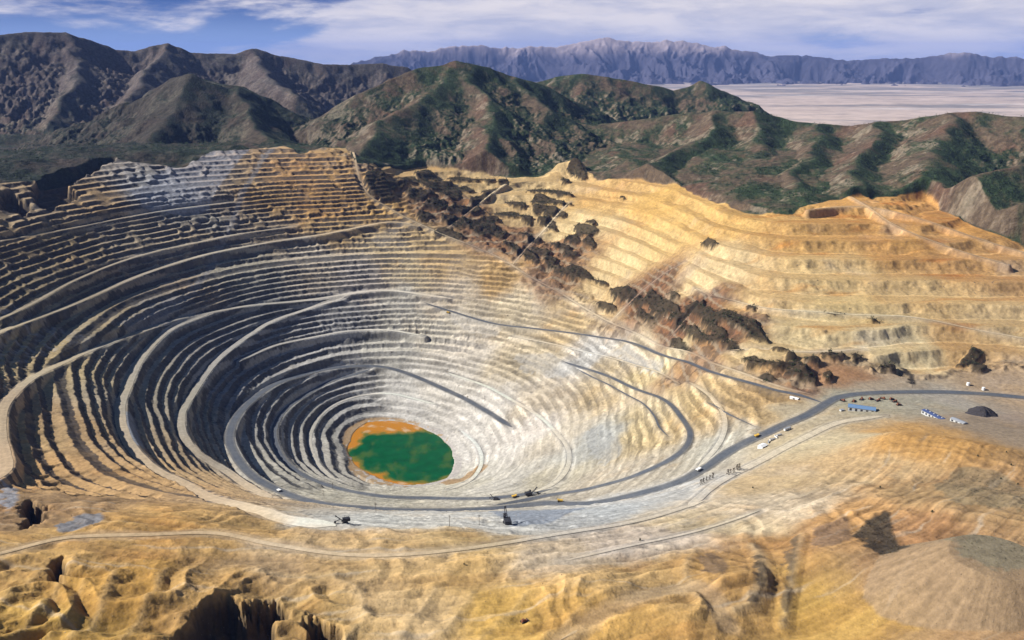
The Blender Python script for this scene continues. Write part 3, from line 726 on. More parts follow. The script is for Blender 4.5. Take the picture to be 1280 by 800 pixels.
MOUNDS = [mnd(920, 735, 0, 52, 22), mnd(1120, 560, 0, 90, 26), mnd(1225, 575, 0, 120, 28), mnd(1040, 700, 0, 70, 14), mnd(1250, 640, 0, 120, 22), mnd(860, 780, 0, 60, 14), mnd(730, 740, 0, 60, 12), mnd(700, 212, 0, 70, 40), mnd(722, 208, 0, 60, 45)]

_cx, _cy = hit(1238, 738)
CONE = (_cx, _cy, float(BASE.cub(np.array([_cx]), np.array([_cy]))[0]) + 50)
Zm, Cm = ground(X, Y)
print('ground', round(time.time() - T0, 1))
# pond floor below the water
lr = lake_r(X, Y)
Zm = np.where(lr < 1.0, np.minimum(Zm, -3.0), Zm)
Zm = np.where((lr >= 1.0) & (lr < 1.25), np.maximum(np.minimum(Zm, 1.5 + 60 * (lr - 1.0)), 1.0 + (lr - 1) * 30), Zm)

# ---- hills
mine = MINE.lin(X + 16 * fbm(X, Y, 150, 3, 301), Y + 26 * fbm(X, Y, 170, 3, 305))
m2 = MINE.d.copy()
for _ in range(14):
    for ax in (0, 1): m2 = (m2 + np.roll(m2, 1, ax) + np.roll(m2, -1, ax) + np.roll(m2, 2, ax) + np.roll(m2, -2, ax)) / 5
m2 = Field(-4500, 0, 15.0, m2).lin(X, Y)
mine = np.where((Y > 6000) | (np.abs(X) > 4400), 0, mine)
hz = np.full(X.shape, -500, f4)
far = Rg > 3000
hz[far] = hills_z(X[far], Y[far])
floor_ = 700 - 780 * sstep(5600, 9000, Y) + 60 * fbm(X, Y, 900, 4, 311)
bz = BASE.cub(X, Y)
lw = sstep(4700, 6600, Rg + 300 * fbm(X, Y, 700, 3, 318))
low = (np.minimum(bz, 830) - 10 + 34 * fbm(X, Y, 240, 5, 315)) * (1 - lw) + floor_ * lw
hz = np.maximum(hz, low)
mk = sstep(.1, .9, mine)
hz = np.where((m2 > .02) & far & (Y < 5600), np.minimum(hz, np.maximum(Zm + 8 + 480 * np.clip(.52 - m2, 0, 1), -400)), hz)
hz = np.where((m2 > .02) & far & (Y < 5600), np.maximum(hz, Zm - 14 - 480 * np.clip(.52 - m2, 0, 1)), hz)
Z = np.where(far, Zm * mk + hz * (1 - mk), Zm)
# ground cover colours of the hills
gyz, gxz = np.gradient(Z)
aspect = np.clip(gxz / (Rg * (A_[1] - A_[0])) * 1.6, -1, 1)           # > 0 rises to the right = faces left
n1 = fbm(X, Y, 420, 5, 321, .6); n2 = fbm(X, Y, 110, 4, 331, .6); n3 = fbm(X, Y, 28, 3, 341, .6)
wet = sstep(-.40, .25, -.38 * aspect + n1 * .8 + .5 * n2)
green = np.array([.044, .070, .030], f4); dgreen = np.array([.018, .027, .016], f4); brown = np.array([.130, .092, .058], f4); tan = np.array([.30, .235, .165], f4); grey = np.array([.105, .085, .080], f4)
brn = brown * (1 - sstep(.0, .4, fbm(X, Y, 300, 4, 351, .6))[..., None] * np.array([-.06, .12, .12], f4))
hc = brn * (1 - wet[..., None]) + green * wet[..., None]
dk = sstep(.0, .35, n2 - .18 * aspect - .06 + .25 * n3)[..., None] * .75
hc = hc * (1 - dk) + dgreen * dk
tn = (sstep(.22, .5, n1 * .6 + n2 * .6 + .3 * aspect + .25 * n3) * .55)[..., None]
hc = hc * (1 - tn) + tan * tn
trk = (sstep(.955, .985, ridged(X + 30 * n2, Y + 30 * n2, 620, 2, 361)) * .4)[..., None]
hc = hc * (1 - trk) + tan * trk
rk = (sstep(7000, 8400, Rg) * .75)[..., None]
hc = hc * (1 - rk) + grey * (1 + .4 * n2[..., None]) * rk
dl = (sstep(-700, -2200, X - .05 * Y) * sstep(8200, 6200, Rg) * .7)[..., None]  # cloud shadow over the left hills, painted into the colour
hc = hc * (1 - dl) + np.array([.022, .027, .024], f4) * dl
hc = hc * (.78 * (1 + .45 * n3 + .25 * n2))[..., None]
mkc = sstep(.57, .64, mine + .05 * n2)[..., None]
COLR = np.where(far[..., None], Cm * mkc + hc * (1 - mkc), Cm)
COLR = np.clip(COLR, .006, .85).astype(f4)
print('hills', round(time.time() - T0, 1))

# ------------------------------------------------------------------ materials
def new_mat(name):
    m = bpy.data.materials.new(name); m.use_nodes = True
    nt = m.node_tree
    return m, nt, nt.nodes['Principled BSDF']
def earth_mat(name, s1, s2, bump_d, amt=.35, rough=.95):
    m, nt, b = new_mat(name)
    N, L = nt.nodes, nt.links
    a = N.new('ShaderNodeAttribute'); a.attribute_name = 'tint'
    geo = N.new('ShaderNodeNewGeometry')
    n1 = N.new('ShaderNodeTexNoise'); n1.inputs['Scale'].default_value = 1 / s1; n1.inputs['Detail'].default_value = 6; n1.inputs['Roughness'].default_value = .65
    n2 = N.new('ShaderNodeTexNoise'); n2.inputs['Scale'].default_value = 1 / s2; n2.inputs['Detail'].default_value = 4
    L.new(geo.outputs['Position'], n1.inputs['Vector']); L.new(geo.outputs['Position'], n2.inputs['Vector'])
    r = N.new('ShaderNodeMapRange'); r.inputs[1].default_value = .3; r.inputs[2].default_value = .7; r.inputs[3].default_value = 1 - amt; r.inputs[4].default_value = 1 + amt
    L.new(n1.outputs['Fac'], r.inputs[0])
    mul = N.new('ShaderNodeVectorMath'); mul.operation = 'SCALE'
    L.new(a.outputs['Color'], mul.inputs[0]); L.new(r.outputs[0], mul.inputs['Scale'])
    L.new(mul.outputs[0], b.inputs['Base Color'])
    b.inputs['Roughness'].default_value = rough
    b.inputs['Specular IOR Level'].default_value = .15
    bp = N.new('ShaderNodeBump'); bp.inputs['Distance'].default_value = bump_d; bp.inputs['Strength'].default_value = .8
    ad = N.new('ShaderNodeMath'); ad.operation = 'ADD'
    L.new(n1.outputs['Fac'], ad.inputs[0]); L.new(n2.outputs['Fac'], ad.inputs[1])
    L.new(ad.outputs[0], bp.inputs['Height']); L.new(bp.outputs[0], b.inputs['Normal'])
    return m
def flat_mat(name, rgb, rough=.7, amt=.2, scale=3.0, metal=0):
    m, nt, b = new_mat(name)
    N, L = nt.nodes, nt.links
    tc = N.new('ShaderNodeTexCoord')
    n = N.new('ShaderNodeTexNoise'); n.inputs['Scale'].default_value = 1 / scale; n.inputs['Detail'].default_value = 5
    L.new(tc.outputs['Object'], n.inputs['Vector'])
    r = N.new('ShaderNodeMix'); r.data_type = 'RGBA'
    r.inputs[6].default_value = (*[c * (1 - amt) for c in rgb], 1); r.inputs[7].default_value = (*[min(c * (1 + amt), .95) for c in rgb], 1)
    L.new(n.outputs['Fac'], r.inputs[0]); L.new(r.outputs[2], b.inputs['Base Color'])
    b.inputs['Roughness'].default_value = rough; b.inputs['Metallic'].default_value = metal
    b.inputs['Specular IOR Level'].default_value = .3
    return m
M_EARTH = earth_mat('mine_earth', 9, 3, .9, .25)
M_HILL = earth_mat('hill_ground', 22, 8, 7.0, .45)

quad_mine = (mine[:-1, :-1] + mine[1:, 1:] > 1.0) | ~far[:-1, :-1]
quad_mtn = (Rg[:-1, :-1] > 7900) & ~quad_mine
quad_hill = ~quad_mine & ~quad_mtn
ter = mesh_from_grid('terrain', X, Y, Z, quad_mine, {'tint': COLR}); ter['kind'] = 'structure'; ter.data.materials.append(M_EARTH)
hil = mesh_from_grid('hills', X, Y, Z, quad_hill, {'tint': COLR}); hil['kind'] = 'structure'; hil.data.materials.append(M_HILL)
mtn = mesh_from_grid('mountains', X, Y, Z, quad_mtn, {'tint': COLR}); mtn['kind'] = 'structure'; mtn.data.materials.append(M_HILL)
print('meshes', round(time.time() - T0, 1))

# surface lookups on the finished sheet
def surf(x, y):
    r = math.hypot(x, y); a = math.atan2(x, y)
    i = int(np.clip(np.searchsorted(R_, r) - 1, 0, len(R_) - 2)); j = int(np.clip(np.searchsorted(A_, a) - 1, 0, len(A_) - 2))
    fi = (r - R_[i]) / (R_[i + 1] - R_[i]); fj = (a - A_[j]) / (A_[j + 1] - A_[j])
    return float((Z[i, j] * (1 - fj) + Z[i, j + 1] * fj) * (1 - fi) + (Z[i + 1, j] * (1 - fj) + Z[i + 1, j + 1] * fj) * fi)
def seen(u, v):
    """the point of the finished ground that a viewing line meets"""
    a, b, t = ray_h(u, v)
    j = int(np.clip(np.searchsorted(A_, math.atan2(a, b)), 0, len(A_) - 1))
    k = np.nonzero(Z[:, j] > HC - R_ * t)[0]
    r = R_[k[0]] if len(k) else R_[-1]
    return a * r, b * r, surf(a * r, b * r)

# ------------------------------------------------------------------ road ribbons
M_HAUL = earth_mat('haul_road_gravel', 7, 3, .25, .2, .85)
M_DIRT = earth_mat('dirt_road_dust', 8, 3, .3, .2)
def ribbon(kind, width, c):
    t = np.gradient(c[:, :2], axis=0); t /= np.linalg.norm(t, axis=1)[:, None] + 1e-9
    nrm = np.c_[-t[:, 1], t[:, 0]]
    s = np.arange(len(c)) * 6.0
    zz = RZ.lin(c[:, 0], c[:, 1])
    cols = []
    L_ = len(c); ends = np.clip(np.minimum(np.arange(L_) + 1, L_ - np.arange(L_)) / 9.0, .12, 1) if kind == 'dirt' else np.clip(np.minimum(np.arange(L_) + 1, L_ - np.arange(L_)) / 12.0, .1, 1)
    tint = []
    for k in (-1, -.5, 0, .5, 1):
        j = 1 + (.10 * fbm(s, s * 0 + k * 10, 40, 3, 401 + int(k * 2)) if abs(k) == 1 else 0)
        j = j * ends * (1 + .10 * fbm(s, s * 0, 90, 2, 409))
        p = c[:, :2] + nrm * (width / 2 * k * j)[:, None]
        zk = RZ.lin(p[:, 0], p[:, 1])
        cols.append(np.c_[p, zk + .45 - .25 * abs(k)])
        lc = ATTR.lin(p[:, 0], p[:, 1])[:, :3]; lc = lc * .5 + lc.mean(1)[:, None] * np.array([.56, .51, .42])
        q = (1.05 + .18 * fbm(s, s * 0 + 7 * k, 25, 3, 431) - .10 * (abs(k) == .5))[:, None]
        if kind == 'dirt': tint.append(np.minimum(lc * .72 * 1.32, .6) * q)
        else:
            e = np.clip((.55 if abs(k) == 1 else .06) + .25 * fbm(s, s * 0 + 3 * k, 60, 3, 441), 0, 1)[:, None]
            tint.append((np.array([.088, .097, .112]) * (1 - e) + np.minimum(lc * .5, .4) * e) * q)
    V = np.stack(cols, 1)
    n, m = V.shape[:2]
    idx = np.arange(n * m).reshape(n, m)
    q = np.stack([idx[:-1, :-1], idx[1:, :-1], idx[1:, 1:], idx[:-1, 1:]], -1).reshape(-1, 4)
    me = bpy.data.meshes.new(kind)
    me.from_pydata(V.reshape(-1, 3).tolist(), [], q.tolist())
    me.polygons.foreach_set('use_smooth', np.ones(len(me.polygons), bool))
    a = me.attributes.new('tint', 'FLOAT_COLOR', 'POINT'); tt = np.stack(tint, 1).reshape(-1, 3)
    a.data.foreach_set('color', np.c_[np.clip(tt, .01, .7), np.ones(len(tt))].astype(f4).ravel())
    o = bpy.data.objects.new('haul_road' if kind == 'haul' else 'dirt_road', me)
    o['kind'] = 'structure'
    me.materials.append(M_HAUL if kind == 'haul' else M_DIRT)
    COL.objects.link(o)
for k_, w_, c_ in ROADS: ribbon(k_, w_, c_)

# ------------------------------------------------------------------ lake
def build_lake():
    nr, na = 40, 160
    aa = np.linspace(-math.pi, math.pi, na, endpoint=False)
    rr = np.interp(aa, np.r_[_la[-1] - 2 * math.pi, _la, _la[0] + 2 * math.pi], np.r_[_lr[-1], _lr, _lr[0]])
    vs = [(LKC[0], LKC[1], .4)]
    for i in range(1, nr + 1):
        for j in range(na):
            k = i / nr * 1.06
            vs.append((LKC[0] + math.cos(aa[j]) * rr[j] * k, LKC[1] + math.sin(aa[j]) * rr[j] * k, .4))
    fs = [(0, 1 + j, 1 + (j + 1) % na) for j in range(na)]
    for i in range(nr - 1):
        for j in range(na):
            a = 1 + i * na + j; b = 1 + i * na + (j + 1) % na
            fs.append((a, a + na, b + na, b))
    me = bpy.data.meshes.new('lake'); me.from_pydata(vs, [], fs)
    v = np.array(vs); x, y = v[:, 0], v[:, 1]
    q = lake_r(x, y)
    dx = (x - LKC[0]) / _lr.max(); dy = (y - LKC[1]) / _lr.max()
    n = fbm(x, y, 90, 4, 501, .6); n2 = fbm(x, y, 35, 3, 511)
    shore = sstep(.62, .98, q + .30 * n - .45 * np.clip(dx + .1, 0, 1) + .46 * np.clip(dy, 0, 1) * sstep(.5, -.1, dx) + .22 * np.clip(-dy, 0, 1) * sstep(-.6, 0, dx) - .14)
    og = np.array([.42, .17, .015]); gr = np.array([.001, .074, .022]); ol = np.array([.13, .13, .02]); pk = np.array([.50, .36, .22])
    c = gr * (1 + .35 * n2[:, None])
    sw = sstep(.0, .45, fbm(x, y, 60, 5, 521, .6, 130))[:, None] * .7
    c = c * (1 - sw) + np.array([.06, .11, .022]) * sw
    mid = sstep(.2, .5, shore)[:, None]
    c = c * (1 - mid) + ol * mid
    hi = sstep(.55, .9, shore)[:, None]
    c = c * (1 - hi) + og * hi
    pp = (hi[:, 0] * sstep(.15, .4, n2))[:, None] * .8
    c = c * (1 - pp) + pk * pp
    a = me.attributes.new('tint', 'FLOAT_COLOR', 'POINT')
    a.data.foreach_set('color', np.c_[np.clip(c, .001, 1), np.ones(len(c))].astype(f4).ravel())
    m, nt, b = new_mat('algae_water')
    at = nt.nodes.new('ShaderNodeAttribute'); at.attribute_name = 'tint'
    nt.links.new(at.outputs['Color'], b.inputs['Base Color'])
    b.inputs['Roughness'].default_value = .3; b.inputs['Specular IOR Level'].default_value = .06
    me.materials.append(m)
    o = bpy.data.objects.new('lake', me); o['kind'] = 'structure'
    COL.objects.link(o)
build_lake()

# ------------------------------------------------------------------ valley plain and the far range
def fan(name, r0, r1, nr, na, a0, a1, zf, cf, mat):
    r = np.geomspace(r0, r1, nr); a = np.radians(np.linspace(a0, a1, na))
    Rr, Aa = np.meshgrid(r, a, indexing='ij')
    x = (Rr * np.sin(Aa)).astype(f4); y = (Rr * np.cos(Aa)).astype(f4)
    z = zf(x, y)
    o = mesh_from_grid(name, x, y, z, np.ones((nr - 1, na - 1), bool), {'tint': np.clip(cf(x, y, z), .01, .8).astype(f4)})
    o['kind'] = 'structure'; o.data.materials.append(mat)
    return o
def plain_c(x, y, z):
    n = fbm(x, y, 5200, 5, 601, .6, 2600); n2 = fbm(x, y, 1500, 4, 611, .6, 900)
    c = np.array([.50, .39, .32], f4) * (1 + .35 * n + .3 * n2)[..., None]
    g = (sstep(.02, .35, fbm(x, y, 4200, 5, 621, .6, 1900) + .25 * sstep(24000, 34000, y)) * .7)[..., None]
    c = c * (1 - g) + np.array([.12, .125, .12], f4) * g
    w = (sstep(.2, .45, fbm(x, y, 6000, 3, 631, .5, 1100)) * .6)[..., None]
    return c * (1 - w) + np.array([.56, .50, .46], f4) * w
M_PLAIN = earth_mat('valley_floor', 300, 90, .1, .2)
fan('plain', 7000, 110000, 260, 420, -60, 60, lambda x, y: np.full(x.shape, 100, f4), plain_c, M_PLAIN)
RANGE = [(330, 96), (420, 84), (450, 75), (480, 69), (520, 62), (555, 58), (600, 58), (640, 60), (690, 58), (720, 53), (755, 47), (790, 54), (830, 51), (870, 53), (910, 60), (950, 68), (1000, 71), (1050, 74), (1100, 75), (1150, 71), (1205, 66), (1240, 70), (1290, 72), (1400, 78), (1500, 74), (1640, 84)]
RC = np.array(crest([43000, 47000], RANGE))
def range_z(x, y):
    wx = x + 1500 * fbm(x, y, 5000, 3, 701); wy = y + 1500 * fbm(x, y, 5000, 3, 705)
    g = ridged(wx, wy, 3000, 6, 711, .58)
    best = np.full(x.shape, -1e9, f4)
    for (xa, ya, za), (xb, yb, zb) in zip(RC[:-1], RC[1:]):
        ex, ey = xb - xa, yb - ya
        t = np.clip(((x - xa) * ex + (y - ya) * ey) / (ex * ex + ey * ey), 0, 1)
        d = np.sqrt((x - xa - t * ex) ** 2 + (y - ya - t * ey) ** 2)
        top = za + t * (zb - za) + 60
        prof = np.exp(-(d / 2600)) * .75 + .25 * np.exp(-(d / 6500) ** 2)
        best = np.maximum(best, 60 + (top - 60) * prof - np.clip(d / 1500, 0, 1) * 2300 * (1 - g) * np.exp(-d / 7000))
    return best + 300 * (ridged(x, y, 2600, 5, 721, .55) - .80)
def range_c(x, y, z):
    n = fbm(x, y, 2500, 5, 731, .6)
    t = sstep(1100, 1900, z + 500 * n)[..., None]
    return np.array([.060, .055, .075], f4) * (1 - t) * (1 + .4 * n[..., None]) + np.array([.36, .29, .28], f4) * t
def _range():
    r = np.linspace(33000, 54000, 420); a = np.radians(np.linspace(-20, 42, 1200))
    Rr, Aa = np.meshgrid(r, a, indexing='ij')
    x = (Rr * np.sin(Aa)).astype(f4); y = (Rr * np.cos(Aa)).astype(f4)
    z = range_z(x, y)
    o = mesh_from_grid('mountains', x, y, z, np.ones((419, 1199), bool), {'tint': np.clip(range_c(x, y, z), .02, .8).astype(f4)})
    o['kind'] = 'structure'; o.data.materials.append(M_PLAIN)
_range()
print('far', round(time.time() - T0, 1))

#OBJECTS#
# ------------------------------------------------------------------ things
class MB:
    """collects shapes; build() links them as one mesh object"""
    def __init__(s): s.v = []; s.f = []
    def hexa(s, p):
        n = len(s.v); s.v += p
        s.f += [tuple(n + i for i in q) for q in ((0, 3, 2, 1), (4, 5, 6, 7), (0, 1, 5, 4), (1, 2, 6, 5), (2, 3, 7, 6), (3, 0, 4, 7))]
    def box(s, x0, x1, y0, y1, z0, z1, tx=0, ty=0):
        s.hexa([(x0, y0, z0), (x1, y0, z0), (x1, y1, z0), (x0, y1, z0), (x0 + tx, y0 + ty, z1), (x1 - tx, y0 + ty, z1), (x1 - tx, y1 - ty, z1), (x0 + tx, y1 - ty, z1)])
    def cyl(s, a, b, r0, r1, n=12):
        a = np.array(a, float); b = np.array(b, float); d = b - a; d /= np.linalg.norm(d)
        u = np.cross(d, (0, 0, 1) if abs(d[2]) < .9 else (1, 0, 0)); u /= np.linalg.norm(u); w = np.cross(d, u)
        k = len(s.v)
        for c, r in ((a, r0), (b, r1)):
            for i in range(n):
                t = 2 * math.pi * i / n
                s.v.append(tuple(c + r * (u * math.cos(t) + w * math.sin(t))))
        for i in range(n):
            j = (i + 1) % n
            s.f.append((k + i, k + j, k + n + j, k + n + i))
        s.f.append(tuple(k + i for i in range(n))[::-1]); s.f.append(tuple(k + n + i for i in range(n)))
    def prism(s, prof, y0, y1):
        """an outline in x-z carried along y"""
        k = len(s.v); n = len(prof)
        s.v += [(x, y0, z) for x, z in prof] + [(x, y1, z) for x, z in prof]
        for i in range(n):
            j = (i + 1) % n
            s.f.append((k + i, k + j, k + n + j, k + n + i))
        s.f.append(tuple(k + i for i in range(n))[::-1]); s.f.append(tuple(k + n + i for i in range(n)))
    def bar(s, a, b, w): s.cyl(a, b, w, w, 6)
    def build(s, name, m, parent=None):
        me = bpy.data.meshes.new(name); me.from_pydata(s.v, [], s.f); me.materials.append(m); me.update()
        o = bpy.data.objects.new(name, me); COL.objects.link(o)
        if parent: o.parent = parent
        return o
def tag(o, label, cat, group=None):
    o['label'] = label; o['category'] = cat
    if group: o['group'] = group
    return o
def thing(name): 
    o = bpy.data.objects.new(name, None); COL.objects.link(o); o.empty_display_size = 3
    return o
def copy_tree(o, parent=None):
    c = o.copy(); COL.objects.link(c)
    if parent: c.parent = parent
    for ch in list(o.children): copy_tree(ch, c)
    return c
def put(o, u, v, heading=0, sink=.3, scale=1.0, dz=0):
    x, y, z = seen(u, v)
    zz = z
    o.location = (x, y, zz - sink + dz); o.rotation_euler = (0, 0, math.radians(heading)); o.scale = (scale,) * 3
    return o
def heading(u0, v0, u1, v1):
    a = seen(u0, v0); b = seen(u1, v1)
    return math.degrees(math.atan2(b[1] - a[1], b[0] - a[0]))
WHITE = flat_mat('white_paint', (.78, .77, .74), .5, .08, 2)
YEL = flat_mat('yellow_machine_paint', (.62, .38, .06), .5, .25, 2)
DARK = flat_mat('dark_steel', (.035, .035, .04), .6, .3, 2)
BLACK = flat_mat('tyre_rubber', (.02, .02, .02), .9, .2, 1)
RUST = flat_mat('rusty_steel', (.19, .075, .04), .9, .35, 1.5)
BLUE = flat_mat('blue_sheet_roof', (.13, .22, .36), .5, .12, 5)
NAVY = flat_mat('dark_blue_sheet_roof', (.06, .085, .19), .55, .2, 5)
PALE = flat_mat('pale_wall_sheet', (.50, .50, .48), .8, .12, 4)
GLASS = flat_mat('dark_window_glass', (.03, .04, .05), .15, .1, 3)
WOOD = flat_mat('weathered_pole_wood', (.07, .05, .035), .9, .3, 1)
LEAF = flat_mat('scrub_leaves', (.040, .048, .020), .9, .55, 4)
LEAF2 = flat_mat('brown_scrub_twigs', (.060, .042, .022), .9, .5, 4)
GREYR = flat_mat('grey_roof', (.30, .31, .33), .6, .15, 4)

# ---- haul trucks
def make_truck(bodym):
    t = thing('haul_truck')
    m = MB(); m.box(-5.6, 4.8, -1.6, 1.6, 1.6, 2.6); m.box(4.2, 5.6, -2.9, 2.9, 1.8, 3.6, .1, .1); m.build('chassis', DARK, t)
    m = MB(); m.prism([(-6.6, 3.4), (-5.2, 2.7), (2.4, 3.1), (3.4, 5.8), (6.2, 6.3), (6.2, 6.6), (3.0, 6.4), (2.0, 5.9), (-6.4, 5.4)], -3.2, 3.2); m.build('dump_body', bodym, t)
    m = MB(); m.box(3.2, 5.4, .4, 2.8, 3.6, 5.6, .15, .15); cab = m.build('cab', bodym, t)
    m = MB(); m.box(5.3, 5.46, .7, 2.5, 4.4, 5.3); m.build('window', GLASS, cab)
    for x, ys in ((3.6, (-2.6, 2.6)), (-3.4, (-2.7, -1.5, 1.5, 2.7))):
        for y in ys:
            m = MB(); m.cyl((x, y - .55, 1.6), (x, y + .55, 1.6), 1.6, 1.6, 16); m.build('wheel', BLACK, t)
    return t
tr0 = make_truck(YEL); tr1 = make_truck(WHITE)
used = set()
def truck(src, u, v, hd, label, scale=1.0):
    o = src if src.name not in used else copy_tree(src)
    used.add(src.name)
    put(o, u, v, hd, .0, scale, .3)
    tag(o, label, 'haul truck', 'haul trucks on the mine roads')
truck(tr1, 349, 615, heading(340, 610, 365, 619), 'white haul truck on the dark road left of the green lake')
truck(tr1, 873, 589, heading(860, 596, 890, 578), 'white haul truck on the dark road as it climbs from the pit')
truck(tr0, 946, 546.5, heading(930, 554, 957, 541.5), 'yellow haul truck on the dark road beside the row of white trailers')
truck(tr0, 643, 622, 20, 'yellow haul truck waiting between two dark shovels below the lake')
truck(tr0, 560, 391, 150, 'yellow haul truck on the upper thin dark road of the far pit wall')
truck(tr0, 700, 628, 175, 'yellow haul truck on the dark road at the foot of the tan rim', 1)

# ---- electric shovels
def make_shovel():
    t = thing('mining_shovel')
    for y in (-4.2, 4.2):
        m = MB(); m.prism([(-6, .6), (-5.2, 0), (5.2, 0), (6, .6), (6, 1.8), (5.2, 2.4), (-5.2, 2.4), (-6, 1.8)], y - 1.0, y + 1.0); m.build('track', BLACK, t)
    m = MB(); m.cyl((0, 0, 1.8), (0, 0, 3.2), 3.4, 3.4, 20); m.build('turntable', DARK, t)
    m = MB(); m.box(-10, 4, -4.6, 4.6, 3.2, 9.2, .2, .2); m.box(-10.8, -10, -4, 4, 3.4, 8); h = m.build('machine_house', DARK, t)
    m = MB(); m.box(1.2, 4.6, 2.2, 4.9, 9.2, 11.6, .1, .1); c = m.build('cab', DARK, t)
    m = MB(); m.box(4.5, 4.7, 2.5, 4.6, 9.9, 11.2); m.build('window', GLASS, c)
    m = MB()
    for y in (-1.6, 1.6): m.bar((4, y, 4.4), (17, y * .5, 17), .55)
    m.bar((10, -1.2, 10.2), (10, 1.2, 10.2), .4); m.cyl((17, -1.4, 17), (17, 1.4, 17), 1.3, 1.3, 14); m.build('boom', DARK, t)
    m = MB(); m.bar((0, 0, 9), (-1, 0, 15), .4); m.bar((-1, 0, 15), (17, 0, 17.6), .16); m.bar((-1, 0, 15), (-8, 0, 9), .2); m.build('gantry', DARK, t)
    m = MB(); m.bar((8, 0, 9), (18.5, 0, 5), .7); m.build('dipper_stick', DARK, t)
    m = MB(); m.box(17.2, 21, -2, 2, 2.2, 6, .25, .25); m.build('bucket', DARK, t)
    return t
sh0 = make_shovel()
for i, (u, v, hd, sc_, lab) in enumerate(((634, 655, 100, 1.25, 'tall black mining shovel standing alone on the white bench under the tan rim'),
        (662, 620, 20, 1.15, 'black mining shovel on the cream bench, largest dark machine right of the lake'), (619, 625, 160, .75, 'small black mining shovel on the cream bench just below the lake'),
        (431, 653, 200, .8, 'black mining shovel on the pale road edge below and left of the lake'))):
    o = sh0 if i == 0 else copy_tree(sh0)
    put(o, u, v, hd, .3, sc_); tag(o, lab, 'mining shovel', 'mining shovels on the pit benches')

# ---- rusty dozers parked by the blue roofed shed
def make_dozer():
    t = thing('bulldozer')
    for y in (-1.7, 1.7):
        m = MB(); m.prism([(-3, .4), (-2.4, 0), (2.4, 0), (3, .4), (2.6, 1.5), (-2.2, 1.8), (-3, 1.2)], y - .45, y + .45); m.build('track', BLACK, t)
    m = MB(); m.box(-2.6, 3.2, -1.2, 1.2, .9, 2.6, .1, .1); m.build('body', RUST, t)
    m = MB(); m.box(-2.2, .2, -1.1, 1.1, 2.6, 4.1, .15, .1); m.build('cab', RUST, t)
    m = MB(); m.prism([(3.9, .1), (4.3, .1), (4.1, 1.0), (4.4, 2.0), (4.0, 2.0), (3.7, 1.0)], -2.7, 2.7); m.bar((2.6, -1.4, .8), (4, -1.4, .8), .2); m.bar((2.6, 1.4, .8), (4, 1.4, .8), .2); m.build('blade', DARK, t)
    return t
dz0 = make_dozer()
for i, (u, v) in enumerate(((1054, 502), (1067, 502.5), (1077, 499.5), (1088, 499.5), (1098, 501.5), (1104, 499), (1114, 500), (1119, 503), (1123, 507))):
    o = dz0 if i == 0 else copy_tree(dz0)
    put(o, u, v, random.uniform(0, 360), .2, 1.7)
    tag(o, 'rust brown bulldozer parked on the grey yard behind the blue roofed shed', 'bulldozer', 'bulldozers parked behind the blue shed')
o = copy_tree(dz0); put(o, 655, 778, 30, .2, 1.3); tag(o, 'lone rust red bulldozer on the tan slope at the near edge of the mine', 'bulldozer')

# ---- buildings
def shed(name, L_, W_, H_, rise, wallm, roofm, doors=2, vents=0):
    t = thing(name)
    m = MB(); m.box(-L_ / 2, L_ / 2, -W_ / 2, W_ / 2, -3, H_); m.prism([], 0, 0) if 0 else None
    k = len(m.v); m.v += [(-L_ / 2, -W_ / 2, H_), (-L_ / 2, W_ / 2, H_), (-L_ / 2, 0, H_ + rise), (L_ / 2, -W_ / 2, H_), (L_ / 2, W_ / 2, H_), (L_ / 2, 0, H_ + rise)]
    m.f += [(k, k + 2, k + 1), (k + 3, k + 4, k + 5)]
    m.build('wall', wallm, t)
    m = MB(); e = .8; th = .35
    for sgn in (-1, 1):
        y0, y1 = sgn * (W_ / 2 + e), 0
        z0 = H_ - rise * e / (W_ / 2) + .05; z1 = H_ + rise + .05
        m.hexa([(-L_ / 2 - e, y0, z0), (L_ / 2 + e, y0, z0), (L_ / 2 + e, y1, z1), (-L_ / 2 - e, y1, z1), (-L_ / 2 - e, y0, z0 + th), (L_ / 2 + e, y0, z0 + th), (L_ / 2 + e, y1, z1 + th), (-L_ / 2 - e, y1, z1 + th)])
    rf = m.build('roof', roofm, t)
    for i in range(vents):
        m = MB(); x = -L_ / 2 + L_ * (i + .5) / vents; m.box(x - 1.2, x + 1.2, -1, 1, H_ + rise - .3, H_ + rise + 1.5, .2, .2); m.build('vent', PALE, rf)
    for i in range(doors):
        m = MB(); x = -L_ / 2 + L_ * (i + .5) / doors; m.box(x - 2.6, x + 2.6, -W_ / 2 - .12, -W_ / 2 + .2, 0, H_ * .75); m.build('door', DARK, t)
    return t
t = shed('workshop', 62, 24, 8, 3, PALE, BLUE, 5); put(t, 1077, 513, heading(1060, 513, 1095, 514), .4); tag(t, 'long workshop with a bright blue roof beside the road junction', 'workshop')
t = shed('storehouse', 62, 15, 6, 1.6, PALE, NAVY, 6, 5); put(t, 1167, 521, heading(1150, 517, 1185, 525), .4); tag(t, 'low storehouse with dark blue roof and a row of vents behind the ochre hill', 'storehouse')
t = shed('storehouse', 34, 13, 5, 1.4, PALE, GREYR, 3); put(t, 1198, 528, heading(1185, 525, 1205, 530), .4); tag(t, 'short grey roofed storehouse at the end of the dark blue roof', 'storehouse')
t = shed('site_office', 20, 13, 5, 2, WHITE, WHITE, 2); put(t, 953, 559, heading(945, 563, 990, 536), .3); tag(t, 'white site office with a dark doorway at the lower end of the trailer row', 'site office')
t = shed('field_shed', 22, 8, 4, 1.2, WHITE, WHITE, 1); put(t, 993, 499, heading(985, 497, 1003, 501), .3); tag(t, 'white shed on bare ground just left of the road junction', 'shed')
